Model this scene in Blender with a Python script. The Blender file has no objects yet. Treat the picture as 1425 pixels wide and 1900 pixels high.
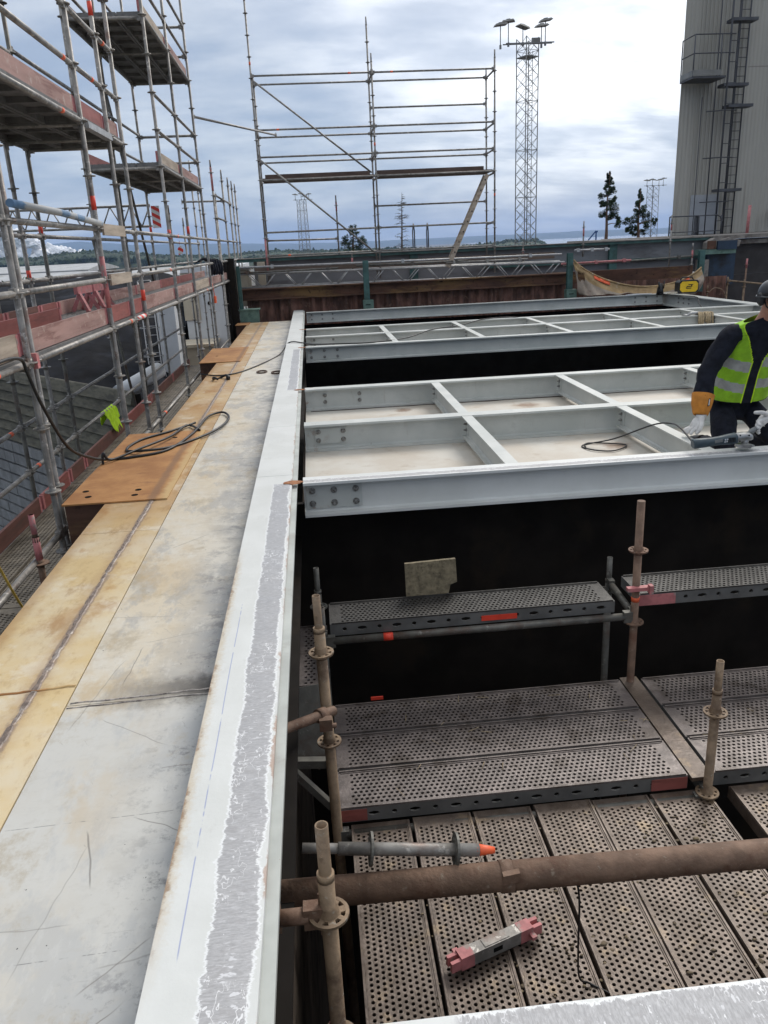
import bpy, math, random
from mathutils import Vector, Matrix, noise as mnoise
random.seed(7)
SC = bpy.context.scene
COL = SC.collection
R = math.radians
V = Vector

# ------------------------------------------------------------------ mesh builder
class MB:
    def __init__(s): s.v = []; s.f = []; s.m = []; s.smooth = []
    def add(s, vs, fs, mi=0, smooth=False):
        o = len(s.v); s.v += [tuple(p) for p in vs]
        for q in fs:
            s.f.append([o + i for i in q]); s.m.append(mi); s.smooth.append(smooth)
    def box(s, x0, x1, y0, y1, z0, z1, mi=0):
        s.add([(x0,y0,z0),(x1,y0,z0),(x1,y1,z0),(x0,y1,z0),(x0,y0,z1),(x1,y0,z1),(x1,y1,z1),(x0,y1,z1)],
              [(0,3,2,1),(4,5,6,7),(0,1,5,4),(1,2,6,5),(2,3,7,6),(3,0,4,7)], mi)
    def obox(s, c, ux, uy, uz, mi=0):
        c = V(c); ux = V(ux); uy = V(uy); uz = V(uz)
        P = [c + a*ux + b*uy + d*uz for d in (-1,1) for a, b in ((-1,-1),(1,-1),(1,1),(-1,1))]
        s.add(P, [(0,3,2,1),(4,5,6,7),(0,1,5,4),(1,2,6,5),(2,3,7,6),(3,0,4,7)], mi)
    def beam(s, p, q, w, h, up=(0,0,1), mi=0):
        p = V(p); q = V(q); d = q - p; L = d.length; d.normalize()
        side = d.cross(V(up)); side.normalize(); u = side.cross(d)
        s.obox((p+q)/2, d*L/2, side*w/2, u*h/2, mi)
    def tube(s, pts, r, n=10, caps=True, mi=0, closed=False):
        pts = [V(p) for p in pts]; k = len(pts)
        rs = r if isinstance(r, (list, tuple)) else [r]*k
        ref = None; rings = []
        for i in range(k):
            a = pts[i-1] if (i > 0 or closed) else pts[i]; b = pts[(i+1) % k] if (i < k-1 or closed) else pts[i]
            d = (b - a)
            if d.length < 1e-9: d = V((0,0,1))
            d.normalize()
            if ref is None:
                ref = V((1,0,0)) if abs(d.x) < .8 else V((0,1,0))
            x = ref - d*ref.dot(d)
            if x.length < 1e-6: x = d.orthogonal()
            x.normalize(); y = d.cross(x); ref = x
            rings.append([pts[i] + rs[i]*(math.cos(2*math.pi*j/n)*x + math.sin(2*math.pi*j/n)*y) for j in range(n)])
        s.loft(rings, caps, mi, True, closed)
    def loft(s, rings, caps=True, mi=0, smooth=True, closed=False, ring_closed=True):
        n = len(rings[0]); o = len(s.v)
        for rg in rings: s.v += [tuple(p) for p in rg]
        K = len(rings)
        for i in range(K if closed else K-1):
            a = o + i*n; b = o + ((i+1) % K)*n
            for j in range(n if ring_closed else n-1):
                j2 = (j+1) % n
                s.f.append([a+j, a+j2, b+j2, b+j]); s.m.append(mi(i, j) if callable(mi) else mi); s.smooth.append(smooth)
        if caps and not closed and ring_closed:
            m0 = 0 if callable(mi) else mi
            s.f.append([o+j for j in range(n)][::-1]); s.m.append(m0); s.smooth.append(False)
            s.f.append([o+(K-1)*n+j for j in range(n)]); s.m.append(m0); s.smooth.append(False)
    def cyl(s, c, axis, r, h, n=16, mi=0):
        c = V(c); a = V(axis).normalized()
        s.tube([c - a*h/2, c + a*h/2], r, n, True, mi)
    def prism(s, poly, p0, ux, uy, uz, mi=0):
        """poly: 2D outline in (ux,uy), extruded along the vector uz from p0"""
        p0 = V(p0); ux = V(ux); uy = V(uy); uz = V(uz); n = len(poly)
        A = [p0 + a*ux + b*uy for a, b in poly]; B = [p + uz for p in A]
        s.add(A + B, [tuple(range(n))[::-1], tuple(range(n, 2*n))] + [(i, (i+1) % n, n+(i+1) % n, n+i) for i in range(n)], mi)
    def mesh(s, name, off=(0,0,0)):
        me = bpy.data.meshes.new(name)
        ox, oy, oz = off
        me.from_pydata([(a-ox, b-oy, c-oz) for a, b, c in s.v], [], s.f)
        me.polygons.foreach_set('material_index', s.m)
        me.polygons.foreach_set('use_smooth', s.smooth)
        me.update(); return me

def world_loc(o):
    l = V((0,0,0))
    while o is not None: l = l + o.location; o = o.parent
    return l
def part(name, mb, mats, parent=None, loc=None):
    """one mesh object; vertices are given in world space"""
    base = world_loc(parent) if parent else V((0,0,0))
    o = bpy.data.objects.new(name, None if mb is None else mb.mesh(name, tuple(base if loc is None else loc)))
    if loc is not None: o.location = V(loc) - base
    for m in (mats if isinstance(mats, (list, tuple)) else [mats]): o.data.materials.append(m)
    o.parent = parent; COL.objects.link(o); return o
def tag(o, label, cat, group=None, kind=None):
    o['label'] = label
    o['category'] = cat
    if group: o['group'] = group
    if kind: o['kind'] = kind
    return o
def thing(name, label, cat, loc=(0,0,0), group=None):
    o = bpy.data.objects.new(name, None); COL.objects.link(o); o.location = loc
    o.empty_display_size = .2
    return tag(o, label, cat, group)
def solo(name, mb, mats, label, cat, loc, group=None):
    return tag(part(name, mb, mats, None, loc), label, cat, group)
def struct(name, mb, mats, loc=(0,0,0)):
    o = part(name, mb, mats, None, loc); o['kind'] = 'structure'; return o
def copy_part(src, parent, loc):
    c = src.copy(); COL.objects.link(c); c.parent = parent; c.location = V(loc) - world_loc(parent); return c

# ------------------------------------------------------------------ node helper
class NT:
    def __init__(s, name):
        s.mat = bpy.data.materials.new(name); s.mat.use_nodes = True
        s.t = s.mat.node_tree; s.t.nodes.clear()
        s.out = s.n('ShaderNodeOutputMaterial'); s.b = s.n('ShaderNodeBsdfPrincipled')
        s.l(s.b.outputs[0], s.out.inputs[0])
        s.geo = s.n('ShaderNodeNewGeometry'); s.pos = s.geo.outputs['Position']
        sx = s.n('ShaderNodeSeparateXYZ'); s.l(s.pos, sx.inputs[0]); s.x, s.y, s.z = sx.outputs
    def n(s, t): return s.t.nodes.new(t)
    def l(s, a, b): s.t.links.new(a, b)
    def setin(s, sock, v):
        if isinstance(v, bpy.types.NodeSocket): s.l(v, sock)
        elif isinstance(v, (tuple, list)) and len(v) == 3 and sock.type == 'RGBA': sock.default_value = (*v, 1)
        else: sock.default_value = v
    def m(s, op, a, b=0.0, c=None, clamp=False):
        k = s.n('ShaderNodeMath'); k.operation = op; k.use_clamp = clamp
        s.setin(k.inputs[0], a); s.setin(k.inputs[1], b)
        if c is not None: s.setin(k.inputs[2], c)
        return k.outputs[0]
    def sm(s, v, lo, hi):
        k = s.n('ShaderNodeMapRange'); k.interpolation_type = 'SMOOTHSTEP'; k.clamp = True
        s.setin(k.inputs[0], v)
        if lo <= hi: k.inputs[1].default_value = lo; k.inputs[2].default_value = hi
        else: k.inputs[1].default_value = hi; k.inputs[2].default_value = lo; k.inputs[3].default_value = 1; k.inputs[4].default_value = 0
        return k.outputs[0]
    def band(s, v, lo, hi, w):
        return s.m('MULTIPLY', s.sm(v, lo-w, lo+w), s.sm(v, hi+w, hi-w))
    def vec(s, x, y, z):
        k = s.n('ShaderNodeCombineXYZ'); s.setin(k.inputs[0], x); s.setin(k.inputs[1], y); s.setin(k.inputs[2], z); return k.outputs[0]
    def noise(s, scale, detail=4, rough=.55, stretch=(1,1,1), vec=None, col=False, off=0.0):
        mp = s.n('ShaderNodeMapping'); s.l(vec or s.pos, mp.inputs[0]); mp.inputs['Scale'].default_value = stretch
        mp.inputs['Location'].default_value = (off, off*.7, off*.3)
        k = s.n('ShaderNodeTexNoise'); k.inputs['Scale'].default_value = scale; k.inputs['Detail'].default_value = detail
        k.inputs['Roughness'].default_value = rough; s.l(mp.outputs[0], k.inputs[0])
        return k.outputs[1 if col else 0]
    def mix(s, f, a, b, mode='MIX'):
        k = s.n('ShaderNodeMix'); k.data_type = 'RGBA'; k.blend_type = mode
        s.setin(k.inputs[0], f); s.setin(k.inputs[6], a); s.setin(k.inputs[7], b); return k.outputs[2]
    def bump(s, h, strength=.3, dist=.01):
        k = s.n('ShaderNodeBump'); k.inputs['Strength'].default_value = strength; k.inputs['Distance'].default_value = dist
        s.l(h, k.inputs['Height']); s.l(k.outputs[0], s.b.inputs['Normal'])
    def fin(s, col, rough=.6, metal=0.0, spec=None):
        s.setin(s.b.inputs['Base Color'], col); s.setin(s.b.inputs['Roughness'], rough); s.setin(s.b.inputs['Metallic'], metal)
        if spec is not None: s.b.inputs['Specular IOR Level'].default_value = spec
        return s.mat

def simple(name, c, rough=.6, metal=0, var=.25, scale=6, c2=None, lo=.5, hi=.65, s2=3, stretch=(1,1,1), c3=None, s3=20, lo3=.6, hi3=.7, bump=0, bs=40, spec=None, detail=5):
    k = NT(name)
    n1 = k.noise(scale, detail, .6, stretch)
    dark = tuple(x*(1-var) for x in c); lite = tuple(min(1, x*(1+var*.7)) for x in c)
    col = k.mix(k.sm(n1, .3, .7), dark, lite)
    if c2: col = k.mix(k.sm(k.noise(s2, 6, .65, stretch, off=3.1), lo, hi), col, c2)
    if c3: col = k.mix(k.sm(k.noise(s3, 4, .7, off=7.7), lo3, hi3), col, c3)
    if bump: k.bump(k.noise(bs, 4, .6, off=1.3), bump, .01)
    rr = k.m('ADD', k.m('MULTIPLY', k.noise(scale*2.3, 3, off=5), .3), rough-.15)
    return k.fin(col, rr, metal, spec)

# ------------------------------------------------------------------ materials
M = {}
M['tube'] = simple('galvanised_tube', (.27,.255,.235), .5, .35, .35, 9, (.16,.11,.09), .56, .72, 5, c3=(.52,.49,.45), s3=14, lo3=.58, hi3=.68, bump=.15)
M['tube_dark'] = simple('shaded_weathered_tube', (.13,.125,.11), .55, .3, .35, 7, (.09,.055,.04), .5, .7, 4, c3=(.25,.24,.22), s3=18, lo3=.6, hi3=.7, bump=.15)  # darker copy of the tube steel for low tubes, shade put into the colour
M['tube_rust'] = simple('rusty_tube', (.20,.125,.085), .75, .05, .3, 9, (.13,.065,.04), .48, .66, 6, c3=(.28,.22,.165), s3=30, lo3=.60, hi3=.72, bump=.4)
M['tube_pit'] = simple('dusty_tube', (.27,.19,.12), .7, .05, .28, 9, (.12,.075,.045), .46, .66, 6, c3=(.3,.27,.22), s3=30, lo3=.6, hi3=.7, bump=.35)
M['pink'] = simple('pink_paint', (.48,.17,.17), .6, 0, .25, 14, (.33,.26,.23), .56, .66, 12)
M['tape'] = simple('red_tape', (.75,.06,.03), .5, 0, .15, 10)
M['orange_tape'] = simple('orange_tape', (.85,.14,.05), .5, 0, .15, 10)
M['toe'] = simple('toe_board_wood', (.36,.215,.185), .75, 0, .25, 3, (.24,.12,.10), .5, .62, 4, (1,.25,3), c3=(.47,.36,.31), s3=7, lo3=.55, hi3=.68, bump=.2)
M['toe_red'] = simple('toe_board_red', (.29,.085,.07), .6, 0, .2, 4, (.2,.06,.05), .5, .66, 5, (1,.3,3))
M['toe_pale'] = simple('toe_board_pale', (.42,.345,.27), .8, 0, .25, 5, (.28,.2,.15), .52, .66, 5, (1,.3,3), bump=.2)
M['toe_dark'] = simple('toe_board_dark', (.15,.06,.045), .7, 0, .25, 4, (.09,.045,.035), .5, .66, 5, (1,.3,3))
M['deck'] = simple('galvanised_deck', (.17,.165,.16), .6, .25, .25, 8, (.1,.095,.09), .5, .65, 3)
M['deck_pit'] = simple('muddy_deck', (.140,.106,.084), .42, .25, .3, 7, (.095,.068,.05), .46, .62, 5, c3=(.225,.165,.105), s3=7, lo3=.55, hi3=.72, bump=.35, bs=60)
M['deck_grey'] = simple('grey_wet_deck', (.155,.130,.121), .42, .25, .3, 9, (.085,.067,.058), .5, .64, 6, bump=.3, bs=60)
M['deck_shaded'] = simple('shaded_deck', (.04,.037,.034), .5, .2, .3, 9, (.022,.02,.018), .5, .64, 6, bump=.3, bs=60)  # dark copy for the ledge planks: shade under the front beam in the colour
M['deck_side'] = simple('deck_side_steel', (.15,.15,.145), .55, .3, .25, 6)
M['lower_deck'] = simple('grimy_deck', (.19,.165,.13), .65, .15, .3, 8, (.1,.085,.065), .5, .65, 4)
M['bolt'] = simple('bolt_steel', (.3,.3,.29), .45, .5, .3, 30, (.12,.1,.08), .5, .6, 60)
M['black'] = simple('black_rubber', (.013,.013,.014), .5, 0, .2, 10)
M['void'] = simple('painted_darkness', (.006,.0055,.005), .9, 0, .4, 3, spec=.1)  # near-black colour stands in for the darkness deep in the pit
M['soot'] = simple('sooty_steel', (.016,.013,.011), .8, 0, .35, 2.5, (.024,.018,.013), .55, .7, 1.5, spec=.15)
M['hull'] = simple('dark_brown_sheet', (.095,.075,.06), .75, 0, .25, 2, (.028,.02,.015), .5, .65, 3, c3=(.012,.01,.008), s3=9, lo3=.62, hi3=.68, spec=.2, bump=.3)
M['teal'] = simple('teal_paint', (.05,.118,.11), .6, 0, .3, 5, (.03,.07,.06), .5, .66, 3)
M['mint'] = simple('mint_paint', (.12,.20,.165), .6, 0, .25, 7, (.07,.13,.10), .55, .68, 5)
M['greygirder'] = simple('grey_girder_paint', (.21,.215,.225), .65, 0, .2, 1.5, (.13,.125,.13), .5, .68, 2, (.3,1,1), c3=(.11,.07,.05), s3=5, lo3=.66, hi3=.74)
M['rust'] = simple('deep_rust', (.10,.048,.03), .85, 0, .4, 2, (.20,.115,.045), .5, .66, 1.1, (.5,1,2.2), c3=(.035,.018,.012), s3=7, lo3=.55, hi3=.7, bump=.3)
M['corr'] = simple('rust_corrugated', (.19,.095,.07), .85, 0, .45, 3, (.09,.048,.035), .46, .62, 2.2, (1.6,1,.7), c3=(.23,.14,.10), s3=5, lo3=.56, hi3=.7, bump=.4)
M['darkwood'] = simple('dirty_plank', (.13,.095,.075), .8, 0, .3, 4, stretch=(.3,1,3))
M['navy'] = simple('navy_plate', (.018,.04,.075), .55, 0, .3, 2, (.012,.013,.016), .5, .65, 1)
M['darkwall'] = simple('charcoal_wall', (.045,.04,.04), .8, 0, .3, 1.5, (.028,.024,.024), .5, .65, 1)
M['tarp'] = simple('beige_tarpaulin', (.36,.245,.12), .8, 0, .3, 3, (.20,.11,.07), .55, .7, 2.5, c3=(.48,.4,.3), s3=6, lo3=.6, hi3=.7, bump=.4, bs=9)
M['tarp_back'] = simple('pale_tarpaulin', (.33,.27,.215), .8, 0, .3, 3, (.22,.14,.12), .55, .7, 2.5, bump=.4, bs=9)
M['concrete'] = simple('concrete_edge', (.23,.21,.19), .9, 0, .3, 4, (.12,.1,.09), .5, .65, 3)
M['yellow'] = simple('welder_yellow', (.80,.52,.015), .45, 0, .1, 8)
M['white'] = simple('white_sheet', (.62,.64,.66), .6, 0, .1, 1, (.45,.44,.42), .6, .75, 2)
M['roofgrey'] = simple('pale_roof', (.40,.41,.42), .7, 0, .15, 1, (.3,.3,.29), .5, .7, .6)
M['cream'] = simple('rust_stained_white', (.5,.44,.34), .7, 0, .2, 1, (.35,.2,.09), .55, .7, 1.2)
M['coal'] = simple('coal', (.008,.009,.012), .9, 0, .5, 1.2, (.02,.023,.032), .5, .68, .5, (1,1,3), spec=.12, bump=1, bs=5)
M['board'] = simple('mossy_boarding', (.105,.098,.072), .8, 0, .3, 3, (.05,.046,.035), .5, .65, 2, (1,1,4))
M['block'] = simple('grey_blockwork', (.20,.205,.21), .85, 0, .25, 3, (.1,.1,.1), .55, .7, 1.5)
M['hivis'] = simple('hi_vis_yellow', (.50,.78,.01), .8, 0, .15, 14, bump=.2)
M['hivis_green'] = simple('hi_vis_lime', (.26,.52,.02), .85, 0, .22, 9, bump=.5, bs=22)
M['reflect'] = simple('reflective_tape', (.33,.345,.34), .4, .1, .2, 14)
M['cloth'] = simple('navy_workwear', (.012,.014,.022), .9, 0, .4, 14, bump=.5, bs=26, spec=.2)
M['skin'] = simple('skin', (.48,.23,.155), .55, 0, .12, 14)
M['leather'] = simple('white_leather', (.6,.59,.57), .7, 0, .15, 18, (.38,.36,.33), .58, .7, 14, bump=.3)
M['cuff'] = simple('orange_leather', (.52,.20,.025), .8, 0, .2, 14, bump=.3)
M['helmet'] = simple('black_helmet', (.02,.021,.024), .35, 0, .2, 5)
M['tool'] = simple('grinder_body', (.05,.075,.09), .45, 0, .15, 20)
M['toolmetal'] = simple('grinder_metal', (.42,.42,.41), .35, .7, .2, 20)
M['tool_grey'] = simple('grinder_handle', (.17,.18,.18), .6, 0, .1, 20)
M['rope'] = simple('hemp_rope', (.40,.31,.19), .9, 0, .3, 30, bump=.5, bs=120)
M['wire'] = simple('yellow_cable', (.5,.33,.06), .6, 0, .2, 10)
M['ply'] = simple('chipboard', (.20,.165,.105), .9, 0, .35, 30, (.10,.08,.05), .55, .65, 24, bump=.4)
M['blue'] = simple('blue_wrap', (.12,.22,.36), .6, 0, .25, 8, (.36,.37,.37), .47, .53, 2.2)
M['alu'] = simple('aluminium', (.42,.42,.42), .45, .5, .2, 10)
M['mast'] = simple('galvanised_mast', (.20,.205,.21), .6, .2, .2, 2)
M['lamp'] = simple('floodlight_grey', (.2,.2,.19), .5, .3, .2, 2)
M['bark'] = simple('pine_bark', (.14,.085,.06), .9, 0, .3, 3)
M['deadwood'] = simple('dead_wood', (.11,.095,.085), .9, 0, .3, 3)
M['needles'] = simple('pine_needles', (.024,.048,.017), .8, 0, .6, .9, (.05,.085,.03), .5, .62, 1.4)
M['leaves'] = simple('bush_leaves', (.05,.085,.02), .8, 0, .5, 1.2, (.09,.14,.04), .5, .62, 2)
M['forest'] = simple('far_forest', (.022,.042,.02), .9, 0, .5, .02, (.045,.07,.03), .5, .65, .05)
M['hill'] = simple('far_hills', (.03,.048,.035), .9, 0, .3, .002)
M['steam'] = simple('steam', (.92,.93,.95), .95, 0, .02, .01, spec=0)
M['ground'] = simple('yard_ground', (.11,.10,.09), .9, 0, .25, .05, (.06,.07,.035), .5, .6, .02)
M['cranepaint'] = simple('blue_crane_paint', (.02,.08,.24), .5, 0, .1, 1)
M['ladder_dark'] = simple('dark_ladder_steel', (.075,.078,.088), .55, .3, .2, 3)
M['panelgrey'] = simple('pale_door_panel', (.34,.36,.39), .6, 0, .1, 2)
M['rusttrim'] = simple('brown_trim', (.11,.075,.06), .8, 0, .3, 2)
M['burnt'] = simple('burnt_edge', (.05,.03,.02), .9, 0, .4, 10)
M['weld'] = simple('weld_bead', (.2,.19,.18), .5, .4, .4, 30, bump=.6)
M['weld_pale'] = simple('pale_weld_metal', (.42,.38,.345), .5, .25, .4, 30, (.13,.11,.1), .5, .6, 12, bump=.6)
M['weld_brown'] = simple('ground_weld_metal', (.24,.19,.16), .5, .25, .35, 22, (.33,.29,.26), .5, .62, 15, bump=.4)
M['rustpatch'] = simple('rust_patch', (.36,.15,.065), .85, 0, .3, 16, (.22,.09,.04), .5, .6, 20)

def white_steel(name):
    k = NT(name)
    col = k.mix(k.sm(k.noise(2.2, 5, .6), .35, .7), (.47,.49,.465), (.57,.58,.55))
    col = k.mix(k.m('MULTIPLY', k.sm(k.noise(5, 6, .7, (.6,1,1), off=4), .58, .72), .5), col, (.36,.37,.35))
    col = k.mix(k.sm(k.noise(26, 5, .75, off=9), .68, .73), col, (.2,.14,.10))
    col = k.mix(k.m('MULTIPLY', k.m('MULTIPLY', k.sm(k.noise(1, 4, .7, (5,60,60), off=33), .66, .72), k.sm(k.noise(1.3, 3, .6, off=35), .5, .6)), .5), col, (.22,.21,.2))
    col = k.mix(k.m('MULTIPLY', k.sm(k.noise(1, 4, .7, (22,22,2.5), off=36), .62, .70), .3), col, (.33,.30,.26))
    # warm grime and rust close to the girder joint
    near = k.m('MULTIPLY', k.sm(k.x, .2, -.25), k.sm(k.noise(9, 5, .7, off=2), .54, .66))
    col = k.mix(k.m('MULTIPLY', near, .75), col, (.26,.13,.07))
    k.bump(k.noise(22, 4, .6), .06, .01)
    return k.fin(col, k.m('ADD', k.m('MULTIPLY', k.noise(8), .25), .33), 0)
M['steel'] = white_steel('white_primer_steel')
M['flange'] = simple('girder_flange_paint', (.45,.47,.44), .45, 0, .15, 4, (.36,.36,.33), .55, .7, 5, c3=(.3,.2,.13), s3=22, lo3=.70, hi3=.74)

def ground_strip(k, col, across, along, lo, hi, limits):
    """bare metal ground clean with a disc along a flange, ragged white paint edge"""
    w = k.m('MULTIPLY', k.m('SUBTRACT', k.noise(1, 5, .75, (22,60,1) if across == k.x else (60,22,1), off=1.7), .5), .05)
    w2 = k.m('MULTIPLY', k.m('SUBTRACT', k.noise(5, 3, .6, off=2.7), .5), .045)
    a = k.m('ADD', across, k.m('ADD', w, w2))
    lim = None
    for p, q in limits:
        b = k.band(along, p, q, .02); lim = b if lim is None else k.m('MAXIMUM', lim, b)
    lim = k.m('MULTIPLY', lim, k.sm(k.z, -.008, -.004))
    core = k.m('MULTIPLY', k.band(a, lo, hi, .0025), lim)
    rim = k.m('MULTIPLY', k.band(a, lo-.0065, hi+.0065, .002), lim)
    strk = k.noise(1, 6, .7, (38,190,1) if across == k.x else (190,38,1), off=.3)
    swirl = k.noise(16, 5, .8, (1,2.2,1), off=6)
    met = k.mix(k.sm(strk, .34, .68), (.36,.357,.36), (.51,.507,.511))
    met = k.mix(k.m('MULTIPLY', k.sm(swirl, .52, .6), .45), met, (.36,.35,.35))
    met = k.mix(k.sm(k.noise(34, 4, .8, (1,.5,1), off=8), .64, .68), met, (.75,.75,.75))
    scr = k.m('ABSOLUTE', k.m('SUBTRACT', k.noise(11, 3, .7, (1.4,.8,1), off=14), .5))
    met = k.mix(k.m('MULTIPLY', k.sm(scr, .011, .004), k.sm(k.noise(3.3, 2, .5, off=19), .5, .58)), met, (.76,.76,.76))
    dab = k.noise(1, 3, .6, (30,75,1) if across == k.x else (75,30,1), off=41)
    met = k.mix(k.m('MULTIPLY', k.sm(dab, .60, .66), k.sm(k.noise(2.2, 3, .6, off=43), .45, .58)), met, (.66,.66,.67))
    col = k.mix(k.m('MULTIPLY', rim, .8), col, (.76,.77,.77))
    col = k.mix(core, col, met)
    return col, core

def girder_top():
    k = NT('girder_white_ground')
    col = k.mix(k.sm(k.noise(2.2, 5, .6), .35, .7), (.59,.60,.575), (.66,.67,.65))
    col = k.mix(k.m('MULTIPLY', k.sm(k.noise(6, 6, .7, (1,.6,1), off=4), .56, .72), .4), col, (.44,.435,.41))
    # rust creeping in from the left edge
    ed = k.m('ADD', k.x, k.m('MULTIPLY', k.m('SUBTRACT', k.noise(14, 6, .75, off=2), .5), .07))
    ed2 = k.m('ADD', k.x, k.m('MULTIPLY', k.m('SUBTRACT', k.noise(40, 6, .8, off=5), .5), .09))
    lim = k.band(k.y, 1.55, 4.1, .25)
    col = k.mix(k.m('MULTIPLY', k.m('MULTIPLY', k.sm(ed2, -.462, -.5), lim), .6), col, (.5,.4,.26))
    col = k.mix(k.m('MULTIPLY', k.m('MULTIPLY', k.sm(ed, -.490, -.503), lim), k.m('MULTIPLY', k.sm(k.noise(5, 5, .7, off=12), .40, .56), .85)), col, (.24,.145,.08))
    # right edge weld rust
    col = k.mix(k.m('MULTIPLY', k.sm(ed, -.241, -.233), k.m('MULTIPLY', k.sm(k.noise(3, 5, off=8), .47, .6), .7)), col, (.36,.2,.12))
    # blue chalk line
    wob = k.m('ADD', k.x, k.m('MULTIPLY', k.m('SUBTRACT', k.noise(2.5, 1, off=3), .5), .006))
    ln = k.m('MULTIPLY', k.band(wob, -.436, -.4325, .0012), k.m('MULTIPLY', k.band(k.y, 1.5, 3.5, .02), k.sm(k.noise(9, 3, .6, (.2,1,1), off=4), .36, .44)))
    col = k.mix(k.m('MULTIPLY', ln, .6), col, (.12,.17,.44))
    col, core = ground_strip(k, col, k.x, k.y, -.362, -.252, [(-2, 5.52), (9.55, 13.6)])
    k.bump(k.m('ADD', k.noise(30, 4, .6), k.m('MULTIPLY', core, k.noise(1, 4, .6, (38,190,1)))), .12, .01)
    rough = k.m('SUBTRACT', k.m('ADD', k.m('MULTIPLY', k.noise(8), .25), .36), k.m('MULTIPLY', core, .1))
    return k.fin(col, rough, k.m('MULTIPLY', core, .45))
M['girder_top'] = girder_top()
def beam_top(name, y0, y1, x0, x1):
    k = NT(name)
    col = k.mix(k.sm(k.noise(2.2, 5, .6), .35, .7), (.59,.60,.575), (.66,.67,.65))
    col, core = ground_strip(k, col, k.y, k.x, y0, y1, [(x0, x1)])
    k.bump(k.noise(30, 4, .6), .1, .01)
    return k.fin(col, k.m('ADD', k.m('ADD', k.m('MULTIPLY', k.noise(8), .25), .36), k.m('MULTIPLY', core, .25)), k.m('MULTIPLY', core, .12))
M['near_top'] = beam_top('near_beam_top', .97, 1.262, .2, 12)
M['front_top'] = beam_top('front_beam_top', 5.51, 5.575, -.3, 12)

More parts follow.
